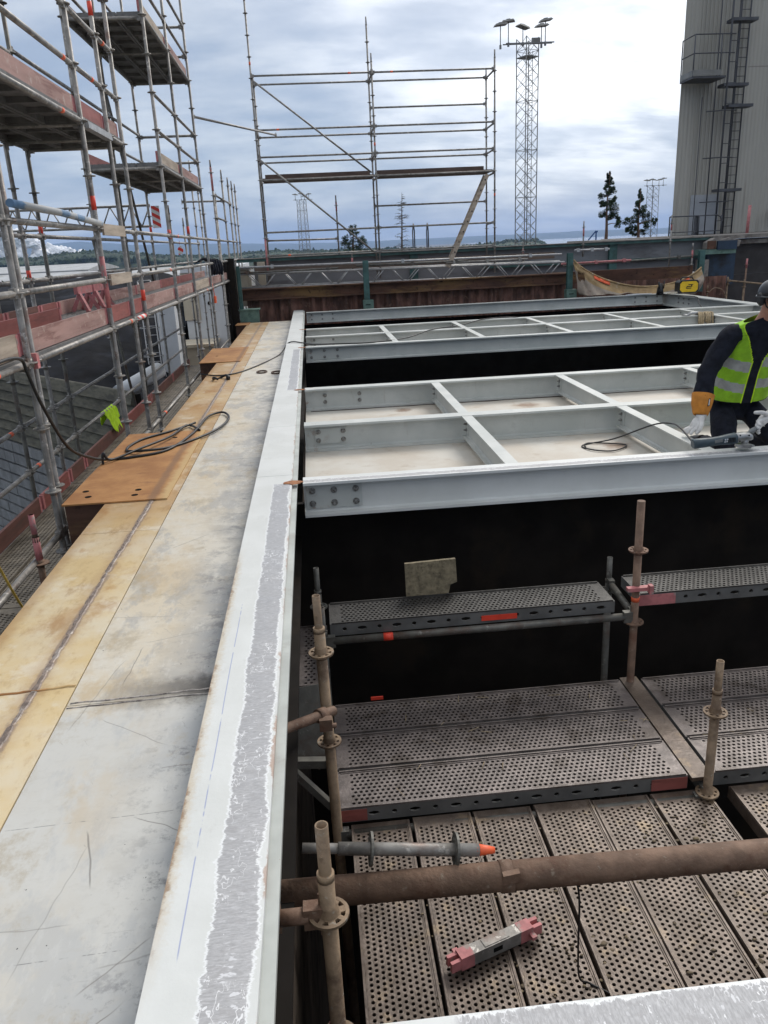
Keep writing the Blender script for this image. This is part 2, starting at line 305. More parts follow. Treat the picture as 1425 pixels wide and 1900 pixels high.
def plate_grey():
    k = NT('plate_off_white')
    # cream towards the outer seam; girder's soft shade painted in as cool grey patches
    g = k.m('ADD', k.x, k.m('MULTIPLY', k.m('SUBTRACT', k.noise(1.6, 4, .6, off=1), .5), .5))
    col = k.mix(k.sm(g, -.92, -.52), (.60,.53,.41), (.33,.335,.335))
    col = k.mix(k.m('MULTIPLY', k.sm(k.noise(1.5, 6, .66, off=11), .40, .56), .85), col, (.62,.59,.52))
    col = k.mix(k.m('MULTIPLY', k.sm(k.noise(2.4, 6, .7, (1,.45,1), off=31), .50, .58), .6), col, (.345,.345,.34))
    col = k.mix(k.m('MULTIPLY', k.sm(k.noise(13, 6, .75, (.8,1.5,1), off=17), .50, .68), .38), col, (.42,.37,.29))
    col = k.mix(k.m('MULTIPLY', k.sm(k.noise(17, 6, .75, (1.5,.5,1), off=23), .52, .66), .35), col, (.68,.66,.61))
    # first sheet is cooler
    col = k.mix(k.m('MULTIPLY', k.sm(k.y, 3.0, 2.85), .55), col, (.47,.485,.485))
    col = k.mix(k.m('MULTIPLY', k.sm(k.noise(3.5, 7, .72, (1,.7,1), off=5), .53, .68), .7), col, (.37,.31,.215))
    wr = k.m('MULTIPLY', k.sm(k.noise(2.1, 6, .7, (1,.6,1), off=81), .50, .64), k.sm(k.x, -.62, -1.1))
    col = k.mix(k.m('MULTIPLY', wr, .55), col, (.50,.36,.18))
    # dark scuffs that break up the painted shade by the girder
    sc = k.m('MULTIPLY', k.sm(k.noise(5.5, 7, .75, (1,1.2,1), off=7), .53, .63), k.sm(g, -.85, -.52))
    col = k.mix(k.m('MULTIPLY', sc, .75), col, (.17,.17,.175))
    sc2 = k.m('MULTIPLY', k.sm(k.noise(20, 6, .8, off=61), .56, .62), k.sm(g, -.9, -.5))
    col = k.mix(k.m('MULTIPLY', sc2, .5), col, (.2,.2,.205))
    # scratches
    s1 = k.noise(1, 4, .7, (3,46,1), off=2); s2 = k.noise(1, 3, .7, (40,9,1), vec=k.vec(k.m('ADD', k.x, k.m('MULTIPLY', k.y, .6)), k.y, 0.0), off=9)
    col = k.mix(k.m('MULTIPLY', k.sm(s1, .68, .73), .35), col, (.24,.22,.2))
    col = k.mix(k.m('MULTIPLY', k.sm(s2, .68, .72), .35), col, (.27,.25,.22))
    # burnt band round the first cross weld
    yy = k.m('ADD', k.y, k.m('MULTIPLY', k.m('SUBTRACT', k.noise(7, 6, .7, off=3), .5), .28))
    grow = k.sm(k.x, -1.1, -.5)
    burn = k.m('MULTIPLY', k.band(yy, 2.94, 3.14, .07), k.m('ADD', k.m('MULTIPLY', grow, .85), .08))
    col = k.mix(burn, col, (.045,.038,.033))
    # brushed black smears further along
    yy2 = k.band(k.y, 9.6, 13.2, .5)
    sm = k.m('MULTIPLY', k.m('MULTIPLY', yy2, k.sm(k.noise(2.6, 6, .7, (.7,2.2,1), off=13), .5, .62)), k.sm(g, -.8, -.55))
    col = k.mix(k.m('MULTIPLY', sm, .75), col, (.13,.125,.12))
    rs_ = random.Random(12)
    for q in range(22):
        x0, y0 = rs_.uniform(-1.1,-.5), rs_.uniform(1.1,3.6) if q < 16 else rs_.uniform(3.6,9); an = rs_.choice((rs_.uniform(-.35,.35), rs_.uniform(-.9,.9), rs_.uniform(1.1,1.9))); L = rs_.uniform(.08,.32); w = rs_.uniform(.0007,.0022)
        ca, sa = math.cos(an), math.sin(an)
        px = k.m('SUBTRACT', k.x, x0); py = k.m('SUBTRACT', k.y, y0)
        u = k.m('ABSOLUTE', k.m('ADD', k.m('MULTIPLY', px, ca), k.m('MULTIPLY', py, sa))); v = k.m('ABSOLUTE', k.m('ADD', k.m('SUBTRACT', k.m('MULTIPLY', py, ca), k.m('MULTIPLY', px, sa)), k.m('MULTIPLY', k.m('SUBTRACT', k.noise(7, 2, .5, off=q), .5), .03)))
        col = k.mix(k.m('MULTIPLY', k.m('MULTIPLY', k.sm(v, w*2, w*.5), k.sm(u, L, L*.7)), rs_.uniform(.35,.75)), col, (.17,.155,.14))
    for yl in (1.72, 2.27, 7.3):
        ln = k.m('MULTIPLY', k.band(k.m('ADD', k.y, k.m('MULTIPLY', k.x, -.04)), yl, yl+.003, .001), k.sm(k.noise(15, 3, .7, off=yl), .45, .55))
        col = k.mix(k.m('MULTIPLY', ln, .7), col, (.13,.13,.13))
    # pin holes of dirt
    col = k.mix(k.sm(k.noise(46, 2, .5, off=3), .755, .775), col, (.07,.07,.07))
    k.bump(k.noise(3, 5, .6), .12, .02)
    return k.fin(col, k.m('ADD', k.m('MULTIPLY', k.noise(3, 5, off=4), .35), .34), .0)
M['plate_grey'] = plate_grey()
def plate_yellow():
    k = NT('plate_rust_stained')
    col = k.mix(k.sm(k.noise(1.8, 6, .62), .36, .66), (.64,.49,.26), (.68,.60,.45))
    far = k.sm(k.y, 4.2, 6.5)
    col = k.mix(k.m('MULTIPLY', far, k.m('ADD', k.m('MULTIPLY', k.sm(k.noise(1.1, 5, .6, off=4), .35, .65), .5), .38)), col, (.45,.255,.095))
    col = k.mix(k.m('MULTIPLY', k.sm(k.noise(4, 7, .72, (1,.8,1), off=6), .54, .7), .6), col, (.38,.245,.11))
    col = k.mix(k.m('MULTIPLY', k.sm(k.noise(2.7, 5, .7, (1.4,.5,1), off=16), .56, .68), .6), col, (.34,.185,.07))
    col = k.mix(k.m('MULTIPLY', k.sm(k.noise(14, 6, .75, (1.5,.7,1), off=27), .5, .68), .4), col, (.45,.30,.14))
    col = k.mix(k.m('MULTIPLY', k.sm(k.noise(3.1, 6, .7, off=37), .54, .64), .55), col, (.72,.66,.55))
    col = k.mix(k.m('MULTIPLY', k.sm(k.noise(1.7, 6, .68, (1.3,.8,1), off=71), .52, .64), k.sm(k.y, 2.2, 5.5)), col, (.43,.235,.085))
    # dark ground weld run
    wx = k.m('ADD', k.x, k.m('MULTIPLY', k.m('SUBTRACT', k.noise(6, 6, .75, off=8), .5), .055))
    wx2 = k.m('ADD', k.x, k.m('MULTIPLY', k.m('SUBTRACT', k.noise(11, 3, .6, off=21), .5), .09))
    col = k.mix(k.m('MULTIPLY', k.band(wx2, -1.375, -1.275, .04), .42), col, (.42,.27,.14))
    col = k.mix(k.m('MULTIPLY', k.m('MULTIPLY', k.band(wx, -1.340, -1.294, .007), .75), k.sm(k.noise(7, 4, .7, off=51), .3, .5)), col, (.25,.185,.15))
    col = k.mix(k.sm(k.noise(40, 2, .5, off=3), .79, .81), col, (.1,.06,.04))
    # rust at the sheet edges
    col = k.mix(k.m('MULTIPLY', k.sm(wx2, -1.57, -1.66), .55), col, (.36,.2,.085))
    k.bump(k.noise(6, 5, .6), .12, .02)
    return k.fin(col, k.m('ADD', k.m('MULTIPLY', k.noise(3, 5, off=4), .3), .3), .05)
M['plate_yellow'] = plate_yellow()
def rust_plate():
    k = NT('rust_brown_plate')
    col = k.mix(k.sm(k.noise(2.4, 6, .65), .35, .66), (.31,.135,.042), (.45,.225,.078))
    col = k.mix(k.m('MULTIPLY', k.sm(k.noise(5, 6, .7, (.6,1.6,1), off=5), .54, .68), .6), col, (.19,.075,.03))
    wx = k.m('ADD', k.x, k.m('MULTIPLY', k.m('SUBTRACT', k.noise(5, 6, .7, off=8), .5), .18))
    col = k.mix(k.m('MULTIPLY', k.sm(wx, -1.30, -1.22), k.sm(k.z, -.2, -.16)), col, (.52,.35,.16))
    wl = k.m('ADD', k.x, k.m('MULTIPLY', k.m('SUBTRACT', k.noise(6, 6, .75, off=8), .5), .055))
    col = k.mix(k.m('MULTIPLY', k.band(wl, -1.35, -1.29, .02), .7), col, (.2,.11,.06))
    k.bump(k.noise(14, 5, .6), .15, .01)
    return k.fin(col, .75)
M['rust_plate'] = rust_plate()
def floor_plate():
    k = NT('dusty_floor_plate')
    col = k.mix(k.sm(k.noise(2, 6, .62), .36, .66), (.50,.45,.38), (.56,.535,.48))
    col = k.mix(k.m('MULTIPLY', k.sm(k.noise(4, 7, .72, off=6), .55, .7), .5), col, (.36,.28,.2))
    # flame burn marks
    for cx, cy, r in ((2.72,6.95,.22),(2.45,9.05,.2),(-.15,5.9,.2),(1.0,9.2,.14)):
        dx = k.m('SUBTRACT', k.x, cx); dy = k.m('SUBTRACT', k.y, cy)
        d = k.m('SQRT', k.m('ADD', k.m('MULTIPLY', dx, dx), k.m('MULTIPLY', dy, dy)))
        d = k.m('ADD', d, k.m('MULTIPLY', k.m('SUBTRACT', k.noise(9, 4, .7, off=3), .5), .25))
        col = k.mix(k.m('MULTIPLY', k.sm(d, r, r*.2), .8), col, (.19,.10,.05))
    return k.fin(col, .6)
M['floor_plate'] = floor_plate()
def cladding():
    k = NT('ribbed_cladding')
    w = k.m('SINE', k.m('MULTIPLY', k.x, 42))
    col = k.mix(k.sm(k.noise(.5, 5, .6, (1,1,.25)), .3, .7), (.33,.32,.285), (.39,.375,.335))
    col = k.mix(k.m('MULTIPLY', k.sm(k.noise(1, 4, .6, (5,5,.18), off=3), .56, .68), .4), col, (.14,.12,.10))
    fl = k.m('MULTIPLY', k.band(k.m('ABSOLUTE', k.m('SUBTRACT', k.z, 7.3)), -.02, .02, .008), k.sm(k.x, 16.8, 17))
    col = k.mix(k.m('MULTIPLY', fl, .5), col, (.09,.08,.075))
    k.bump(w, .35, .02)
    return k.fin(col, .6)
M['cladding'] = cladding()
def stripes(name, ca, cb, freq, slant):
    k = NT(name)
    v = k.m('ADD', k.m('MULTIPLY', k.z, freq), k.m('MULTIPLY', k.m('ADD', k.x, k.y), slant))
    col = k.mix(k.sm(k.m('FRACT', v), .48, .52), ca, cb)
    return k.fin(col, .5)
M['hazard'] = stripes('red_white_hazard', (.72,.05,.03), (.75,.74,.72), 7, 4)
def water():
    k = NT('lake_water'); k.bump(k.noise(.05, 4, .6), .1, 1)
    return k.fin((.05,.07,.08), .12)
M['water'] = water()

# ------------------------------------------------------------------ camera
F = 1465.0
CAMZ = 1.6
ROW = [(0.994781899, -0.091499969, -0.045130129), (-0.071906177, -0.314986289, -0.946368395), (0.072377307, 0.944675285, -0.319922072)]
cam = bpy.data.cameras.new('camera'); co = bpy.data.objects.new('camera', cam); COL.objects.link(co)
cam.sensor_fit = 'VERTICAL'; cam.sensor_height = 36; cam.lens = F/1900*36; cam.clip_start = .05; cam.clip_end = 60000
r, d, f = [V(a) for a in ROW]
mw = Matrix.Identity(4)
for i in range(3): mw[i][0] = r[i]; mw[i][1] = -d[i]; mw[i][2] = -f[i]
mw[2][3] = CAMZ
co.matrix_world = mw; SC.camera = co

# ------------------------------------------------------------------ world and sun
SUN_AZ, SUN_EL = R(34), R(42)
W = bpy.data.worlds.new('World'); SC.world = W; W.use_nodes = True
t = W.node_tree; t.nodes.clear()
class WN(NT):
    def __init__(s, tree): s.t = tree
k = WN(t)
wo = k.n('ShaderNodeOutputWorld'); bg = k.n('ShaderNodeBackground'); k.l(bg.outputs[0], wo.inputs[0])
sky = k.n('ShaderNodeTexSky'); sky.sky_type = 'NISHITA'; sky.sun_disc = False; sky.sun_elevation = SUN_EL; sky.sun_rotation = SUN_AZ
tc = k.n('ShaderNodeTexCoord'); sx = k.n('ShaderNodeSeparateXYZ'); k.l(tc.outputs['Generated'], sx.inputs[0])
dx, dy, dz = sx.outputs
zz = k.m('ADD', k.m('MAXIMUM', dz, 0.0), .30)
k.pos = k.vec(k.m('DIVIDE', dx, zz), k.m('DIVIDE', dy, zz), 0.0)
n1 = k.noise(1.25, 5, .5, (1,1.5,1), off=2.2); n2 = k.noise(3.1, 6, .55, (1,1.7,1), off=5.3)
nn = k.m('ADD', k.m('MULTIPLY', n1, .65), k.m('MULTIPLY', n2, .35))
# light that comes through thin cloud in the direction of the sun
GA = R(21); sd = (math.sin(GA)*math.cos(R(26)), math.cos(GA)*math.cos(R(26)), math.sin(R(26)))
dt = k.m('ADD', k.m('ADD', k.m('MULTIPLY', dx, sd[0]), k.m('MULTIPLY', dy, sd[1])), k.m('MULTIPLY', dz, sd[2]))
glow = k.sm(dt, .88, .99)
elev = k.sm(dz, .0, .42)
base = k.mix(elev, (2.3,3.0,4.2), (3.1,3.6,4.5))
cl = k.mix(elev, (4.5,5.0,5.7), (5.9,6.2,6.6))
c = k.mix(k.sm(nn, .42, .60), base, cl)
c = k.mix(k.m('MULTIPLY', glow, k.m('ADD', k.m('MULTIPLY', k.sm(nn, .36, .58), .75), .25)), c, (13,13,13))
# a darker cloud layer low over the hills
low = k.m('MULTIPLY', k.sm(dz, .30, .10), k.sm(k.noise(1.6, 6, .6, (.8,2.2,1), off=9.1), .42, .6))
c = k.mix(k.m('MULTIPLY', low, .6), c, (2.3,2.95,4.1))
over = k.mix(k.sm(dz, .45, .8), c, k.mix(k.sm(nn, .4, .6), (6.2,6.5,6.9), (9.0,9.0,9.0)))
blue = k.mix(.88, sky.outputs[0], over)
k.l(blue, bg.inputs[0]); bg.inputs[1].default_value = .1
sl = bpy.data.lights.new('sun', 'SUN'); sl.energy = 1.5; sl.angle = R(24); sl.color = (1,.95,.88)
so = bpy.data.objects.new('sun', sl); COL.objects.link(so)
so.rotation_euler = V((-math.sin(SUN_AZ)*math.cos(SUN_EL), -math.cos(SUN_AZ)*math.cos(SUN_EL), -math.sin(SUN_EL))).to_track_quat('-Z', 'Y').to_euler()
vs = SC.view_settings; SC.display_settings.display_device = 'sRGB'
vs.view_transform = 'Standard'; vs.look = 'None'; vs.exposure = 0.5; vs.gamma = 1.0; vs.use_curve_mapping = False
try: SC.cycles.use_denoising = True
except Exception: pass
SC.cycles.max_bounces = 8; SC.cycles.diffuse_bounces = 3; SC.cycles.glossy_bounces = 3; SC.cycles.volume_bounces = 1
SC.cycles.sample_clamp_indirect = 6
exec_parts = []
del exec_parts
def put(s): return s
# ------------------------------------------------------------------ ground, lake, hills, forest
mb = MB(); G = 14000
mb.add([(-G,-G,-15),(G,-G,-15),(G,G,-15),(-G,G,-15)], [(0,1,2,3)]); struct('ground', mb, M['ground'])
mb = MB()
mb.add([(260,420,-14.9),(2600,420,-14.9),(5200,10500,-14.9),(1900,10500,-14.9)], [(0,1,2,3)]); struct('lake_water', mb, M['water'])
def azel(a, e, D): return V((D*math.sin(R(a)), D*math.cos(R(a)), CAMZ + D*math.tan(R(e))))
def lerp_tab(tab, a):
    if a <= tab[0][0]: return tab[0][1]
    for (a0, e0), (a1, e1) in zip(tab, tab[1:]):
        if a <= a1: return e0 + (e1-e0)*(a-a0)/(a1-a0)
    return tab[-1][1]
HILL = [(-60,.9),(-30,1.0),(-16.3,1.041),(-14.7,1.10),(-11.4,.75),(-8.6,.68),(-6.1,.606),(-4.4,.53),(-.36,.36),(4.8,.295),(8.5,.30),(12.2,.306),(15.8,.276),(19.3,.314),(22,.249),(24,.218),(30,.2),(60,.3)]
mb = MB(); rings = []
NA = 260
for i in range(NA+1):
    a = -60 + 120*i/NA
    e = lerp_tab(HILL, a) + .03*mnoise.noise(V((a*.9,0,0))) + .012*mnoise.noise(V((a*4,3,0)))
    rings.append([azel(a, 0, 8000) + V((0,0,-17-CAMZ)), azel(a, e*.55, 8500), azel(a, e, 9400), azel(a, 0, 11000) + V((0,0,-17-CAMZ))])
mb.loft(rings, False, 0, True, False, False); struct('hills', mb, M['hill'])
FOREST = [(-50,.6),(-25,.4),(-19.6,.343),(-17.7,.19),(-16.1,.44),(-14.4,.5),(-12.4,.41),(-9.75,.014),(-6.9,-.117),(-5.5,-.16),(-4,-.042),(-1.9,-.002),(-.4,-.1),(1.8,-.17),(4.8,-.234),(8.5,-.33),(11.4,-.29),(13.6,-.073),(15.6,-.102),(16.4,-.5),(17.5,-.9),(60,-.9)]
mb = MB(); rr = random.Random(3)
rings = []
for i in range(NA*2+1):
    a = -50 + 110*i/(NA*2)
    e = lerp_tab(FOREST, a); D = 1150
    rings.append([azel(a, 0, 1000) + V((0,0,-17)), azel(a, e-.22, 1050), azel(a, e-.06, D), azel(a, 0, 1500) + V((0,0,-17))])
mb.loft(rings, False, 0, True, False, False)
for i in range(5200):
    a = rr.uniform(-30, 16.2); e = lerp_tab(FOREST, a); u = rr.random()
    D = 1020 + 140*u; base = azel(a, (e-.06)*u + (e-.5)*(1-u), D)
    h = rr.uniform(1.6, 3.6)*(1 if rr.random() > .06 else 1.5); w = rr.uniform(1.8, 4.0)
    n = 5
    ph = rr.random()*6
    lo = [base + V((w*.7*math.cos(ph+j*6.283/n), w*.7*math.sin(ph+j*6.283/n), -3)) for j in range(n)]
    mi_ = [base + V((w*math.cos(ph+.5+j*6.283/n)*rr.uniform(.7,1.2), w*math.sin(ph+.5+j*6.283/n)*rr.uniform(.7,1.2), h*.35)) for j in range(n)]
    hi = [base + V((w*.4*math.cos(ph+j*6.283/n), w*.4*math.sin(ph+j*6.283/n), h*rr.uniform(.8,1.05))) for j in range(n)]
    mb.loft([lo, mi_, hi], True, 0, False)
fo = part('forest', mb, M['forest'], None, (0,1000,0)); tag(fo, 'dark green far woodland in front of the blue hills', 'forest', None, 'stuff')

# steam from a far works
def lumpy(mb, c, r, seed, sub=3, mi=0, amp=.35, fr=1.6):
    me = bpy.data.meshes.new('tmp'); import bmesh
    bm = bmesh.new(); bmesh.ops.create_icosphere(bm, subdivisions=sub, radius=1)
    vs = []
    for v in bm.verts:
        p = v.co.normalized(); q = 1 + amp*mnoise.fractal(p*fr + V((seed*3.1,seed*1.7,seed)), .8, 2, 4)
        vs.append(V(c) + V((p.x*r[0], p.y*r[1], p.z*r[2]))*q)
    mb.add(vs, [[v.index for v in fc.verts] for fc in bm.faces], mi, True); bm.free(); bpy.data.meshes.remove(me)
mb = MB(); rs = random.Random(11)
for i in range(80):
    u = rs.random()
    c = V((-505 + 125*u, 1430 + rs.uniform(-15,15), 0)); top = 40*(1-u)**1.2 + 13
    c.z = rs.uniform(2, top); rad = rs.uniform(4, 12)*(1.1-.5*u)
    lumpy(mb, c, (rad*1.3, rad, rad*.9), i, 3, 0, .55, 1.9)
st = part('steam_plume', mb, M['steam'], None, (-450,1430,10)); tag(st, 'white steam plume drifting above the far forest on the left', 'steam', None, 'stuff')

# white-roofed sheds and bushes beyond the walkway scaffold
def shed(x0, x1, y0, y1, z0, z1, label, mat):
    o = thing('storage_shed', label, 'building', ((x0+x1)/2,(y0+y1)/2,z0))
    m_ = MB(); m_.box(x0, x1, y0, y1, z0, z1-.35); part('wall', m_, M['board'], o)
    m_ = MB(); ym = (y0+y1)/2
    m_.prism([(y0-.4, z1-.35), (ym, z1+.25), (y1+.4, z1-.35), (y1+.4, z1-.5), (y0-.4, z1-.5)], (x0-.3,0,0), (0,1,0), (0,0,1), (x1-x0+.6,0,0)); part('roof', m_, M['roofgrey'], o)
shed(-30, -7.5, 68, 74, -15, .42, 'long pale storage shed with a white roof behind the walkway scaffold', M['white'])
shed(-40, -24, 92, 106, -15, .9, 'smaller white-roofed shed farther back on the left', M['white'])
def leaf_cloud(mb, c, r, n, size, rnd, mi=0, flat=1.0):
    for _ in range(n):
        p = V((rnd.gauss(0,1), rnd.gauss(0,1), rnd.gauss(0,1)));
        if p.length < 1e-3: continue
        p = p.normalized()*(rnd.random()**.4)
        q = V(c) + V((p.x*r[0], p.y*r[1], p.z*r[2]))
        u = V((rnd.uniform(-1,1), rnd.uniform(-1,1), rnd.uniform(-.6,.6)*flat)).normalized()*size*rnd.uniform(.6,1.4)
        w = u.cross(V((rnd.uniform(-1,1),rnd.uniform(-1,1),rnd.uniform(.3,1.5)))).normalized()*size*rnd.uniform(.35,.7)
        mb.add([q-u, q-w*.8, q+u, q+w], [(0,1,2,3)], mi)
rb = random.Random(5)
for i, (x, y, z, w, lab) in enumerate(((-9.8,37,-.25,1.5,'round green bush behind the pink barriers'),(-8.0,36.5,-.2,1.3,'low leafy bush right of the pink barriers'),(-11.6,38,-.1,1.2,'small bush at the left end of the green bushes'),(-6.6,39,.1,1.3,'bush at the right end of the green bushes, near the white tower'),(-14.5,42,.1,1.7,'wide bush behind the left posts of the walkway scaffold'))):
    o = thing('bush', lab, 'bush', (x,y,-15))
    m_ = MB(); m_.tube([(x,y,-15),(x+.2,y,-6),(x,y,z)], [.2,.14,.05], 6); part('stem', m_, M['bark'], o)
    m_ = MB()
    for j in range(9): leaf_cloud(m_, (x+rb.uniform(-w,w), y+rb.uniform(-1,1), z+rb.uniform(-1.3,.35)), (.7,.6,.5), 210, .11, rb)
    part('foliage', m_, M['leaves'], o)

# ------------------------------------------------------------------ pines, dead tree
def pine(x, y, h, base, label, seed, tiers, spread, lean=0.0, bare=.25, upto=1.0):
    rnd = random.Random(seed)
    o = thing('pine_tree', label, 'tree', (x,y,-15))
    m_ = MB(); zt = base + h
    tp = lambda u: V((x + lean*h*u + .05*math.sin(u*7+seed), y, base + h*u))
    m_.tube([(x-.4*lean*h,y,-15)] + [tp(u/8) for u in range(9)], [.22,.15] + [.14*(1-u/8.6) for u in range(1,9)], 8)
    cr = MB()
    for (u, dx, w, th) in tiers:
        a = tp(u); b = a + V((dx, rnd.uniform(-.4,.4), rnd.uniform(-.05,.2)))
        m_.tube([a, (a+b)/2 + V((0,0,.06)), b], [.045,.03,.012], 5)
        for q in range(8):
            cc = b + V((rnd.uniform(-w,w)*.9, rnd.uniform(-w,w)*.5, rnd.uniform(-th*1.6,th)))
            leaf_cloud(cr, cc, (w*.5*rnd.uniform(.6,1.3), w*.5, th*rnd.uniform(.6,1.4)), 90, .058, rnd)
    part('trunk', m_, M['bark'], o); part('crown', cr, M['needles'], o)
rt = random.Random(21)
T1 = [(.30,.75,.34,.18),(.36,.35,.42,.2),(.42,-.25,.38,.16),(.44,.55,.5,.24),(.5,.35,.5,.2),(.52,-.5,.3,.12),(.57,.1,.48,.17),(.62,.55,.34,.15),(.66,-.2,.4,.15),(.72,.2,.42,.15),(.78,.38,.26,.12),(.80,-.15,.3,.13),(.86,.1,.3,.13),(.92,0,.2,.12),(.98,.0,.14,.12),(.24,1.0,.26,.14)]
pine(24.05, 65.7, 5.0, 1.15, 'tall slender pine right of the lattice floodlight mast', 1, T1, 1, .02)
T2 = [(.05,-.3,.3,.12),(.12,.55,.3,.14),(.2,-.5,.34,.2),(.28,.65,.42,.22),(.33,-.75,.5,.17),(.4,-.35,.5,.2),(.42,.75,.4,.25),(.5,.3,.45,.2),(.55,-.15,.42,.17),(.62,.35,.36,.16),(.7,-.02,.3,.17),(.78,.12,.24,.14),(.86,0,.2,.13),(.94,.02,.14,.12),(.30,1.2,.26,.18),(.15,-.8,.3,.16)]
pine(28.25, 69.4, 3.85, 1.2, 'broader pine with open clumps beside the clad tower', 2, T2, 1, .0)
T3 = [(.1,.0,1.0,.25),(.25,.5,.7,.28),(.28,-.8,.55,.25),(.42,-.2,.6,.25),(.5,.75,.5,.25),(.55,-.75,.42,.2),(.66,.1,.5,.22),(.78,-.25,.4,.2),(.9,.1,.4,.2),(.2,1.1,.5,.3),(.38,1.0,.42,.22)]
pine(4.95, 89.9, 2.75, 1.0, 'bushy round pine seen through the end scaffold', 3, T3, 1, .0)
o = thing('dead_tree', 'bare dead tree with thin twigs behind the end scaffold', 'tree', (6.8,59.6,-15))
m_ = MB(); rd = random.Random(8); zt = 5.05
m_.tube([(6.7,59.6,-15),(6.75,59.6,1.0),(6.83,59.6,3.0),(6.9,59.6,zt)], [.14,.08,.045,.012], 7); part('trunk', m_, M['deadwood'], o)
m_ = MB()
for i in range(64):
    u = rd.random(); a = V((6.75+.15*u, 59.6, 1.2 + 3.75*u)); L = (1.0 - .78*u)*rd.uniform(.4,1.05)
    ph = rd.uniform(0, 6.283); b = a + V((math.cos(ph)*L, math.sin(ph)*L, rd.uniform(-.12,.25)*L)); c_ = b + V((math.cos(ph+.5)*L*.3, math.sin(ph+.5)*L*.3, -.1*L))
    m_.tube([a, (a+b)/2 + V((0,0,.05*L)), b, c_], [.02,.014,.009,.005], 4)
    for q in range(4):
        p = a.lerp(b, rd.uniform(.35,1)); e = p + V((rd.uniform(-1,1), rd.uniform(-1,1), rd.uniform(-.6,.9))).normalized()*L*.3
        m_.tube([p, e], [.008,.004], 3)
part('branches', m_, M['deadwood'], o)

# ------------------------------------------------------------------ lattice floodlight masts
def mast(x, y, base, top, w0, w1, label, lamps, detail=True, lampscale=1.0, rt_=.035, arms=True):
    o = thing('floodlight_mast', label, 'light mast', (x,y,-15))
    rot = R(24)
    def cor(z, i):
        u = (z-base)/(top-base); w = (w0 + (w1-w0)*u)/2
        a = rot + math.pi/4 + i*math.pi/2; return V((x + w*1.414*math.cos(a), y + w*1.414*math.sin(a), z))
    m_ = MB()
    for i in range(4): m_.tube([cor(-15,i), cor(base,i), cor(top,i)], rt_, 6)
    part('legs', m_, M['mast'], o)
    m_ = MB(); n = 17 if detail else 10
    H = (top-base)/n
    for j in range(n):
        z0 = base + j*H; z1 = z0 + H
        for i in range(4):
            m_.tube([cor(z0,i), cor(z1,(i+1)%4)], rt_*.45, 4); m_.tube([cor(z1,i), cor(z0,(i+1)%4)], rt_*.45, 4)
            if j % 4 == 0: m_.tube([cor(z0,i), cor(z0,(i+1)%4)], rt_*.5, 4)
    part('bracing', m_, M['mast'], o)
    if detail:
        m_ = MB()
        a, b = cor(base,2), cor(base,3)
        def lad(z, s): return cor(z,2).lerp(cor(z,3), s) + (cor(z,0)-cor(z,3))*.12
        for s in (.3,.62): m_.tube([lad(base-2, s), lad(top-.8, s)], .02, 4)
        z = base
        while z < top-.8: m_.tube([lad(z,.3), lad(z,.62)], .014, 4); z += .3
        part('ladder', m_, M['mast'], o)
        m_ = MB(); zp = top-1.15
        m_.add([cor(zp,i) for i in range(4)] + [cor(zp,i)+V((0,0,.06)) for i in range(4)], [(0,3,2,1),(4,5,6,7),(0,1,5,4),(1,2,6,5),(2,3,7,6),(3,0,4,7)]); part('platform', m_, M['lamp'], o)
        m_ = MB(); c_ = cor(top-.25,3).lerp(cor(top-.25,2), .3)
        m_.box(c_.x-.25, c_.x+.3, c_.y-.2, c_.y-.02, top-.45, top-.1); part('junction_box', m_, M['lamp'], o)
    if arms:
        m_ = MB()
        for (p, q) in arms: m_.beam(p, q, .05, .07)
        part('crossarm', m_, M['mast'], o)
    for (lx, ly, lz, bz, tilt, yaw) in lamps:
        s = lampscale
        h = MB(); Rm = Matrix.Rotation(yaw, 3, 'Z') @ Matrix.Rotation(tilt, 3, 'Y')
        c_ = V((lx,ly,lz)); ux, uy, uz = [Rm @ V(e) for e in ((.42*s,0,0),(0,.3*s,0),(0,0,.055*s))]
        P = [c_ + a*ux*(1 if dz<0 else .8) + b*uy*(1 if dz<0 else .75) + dz*uz for dz in (-1,1) for a, b in ((-1,-1),(1,-1),(1,1),(-1,1))]
        h.add(P, [(0,3,2,1),(4,5,6,7),(0,1,5,4),(1,2,6,5),(2,3,7,6),(3,0,4,7)])
        h.obox(c_ + uz*1.5, ux*.3, uy*.35, uz*.7)
        lo = part('floodlight', h, M['lamp'], o)
        h = MB(); h.tube([(lx,ly,bz-.12),(lx,ly,lz)], .03*s, 6); h.box(lx-.06*s, lx+.06*s, ly-.06*s, ly+.06*s, bz-.14, bz+.1); part('bracket', h, M['mast'], lo)
mast(15.4, 58.0, 1.3, 14.05, 1.02, 1.02, 'tall lattice mast with five floodlights on crossarms', [(13.6,58.1,14.9,13.62,-.12,.1),(14.25,58.6,15.2,13.85,-.05,-.3),(15.1,58.1,14.75,13.75,.2,.4),(16.35,58.1,14.78,13.62,-.1,.2),(16.75,58.6,15.2,13.85,-.16,.1)],
     arms=[((13.75,57.2,13.6),(16.95,57.2,13.62)),((13.95,58.9,13.9),(17.3,58.9,13.92))])
mast(-.5, 160, 1, 10.3, 1.6, 1.3, 'distant pale floodlight mast seen through the left bay of the end scaffold', [(-1.6,160,11.3,10.4,.1,0),(-.5,160,11.4,10.4,.1,0),(.9,160,11.3,10.4,-.1,0),(.1,160,11.0,10.4,-.1,0)], False, 1.3, .05, [((-2.0,159.8,10.35),(1.6,159.8,10.35))])
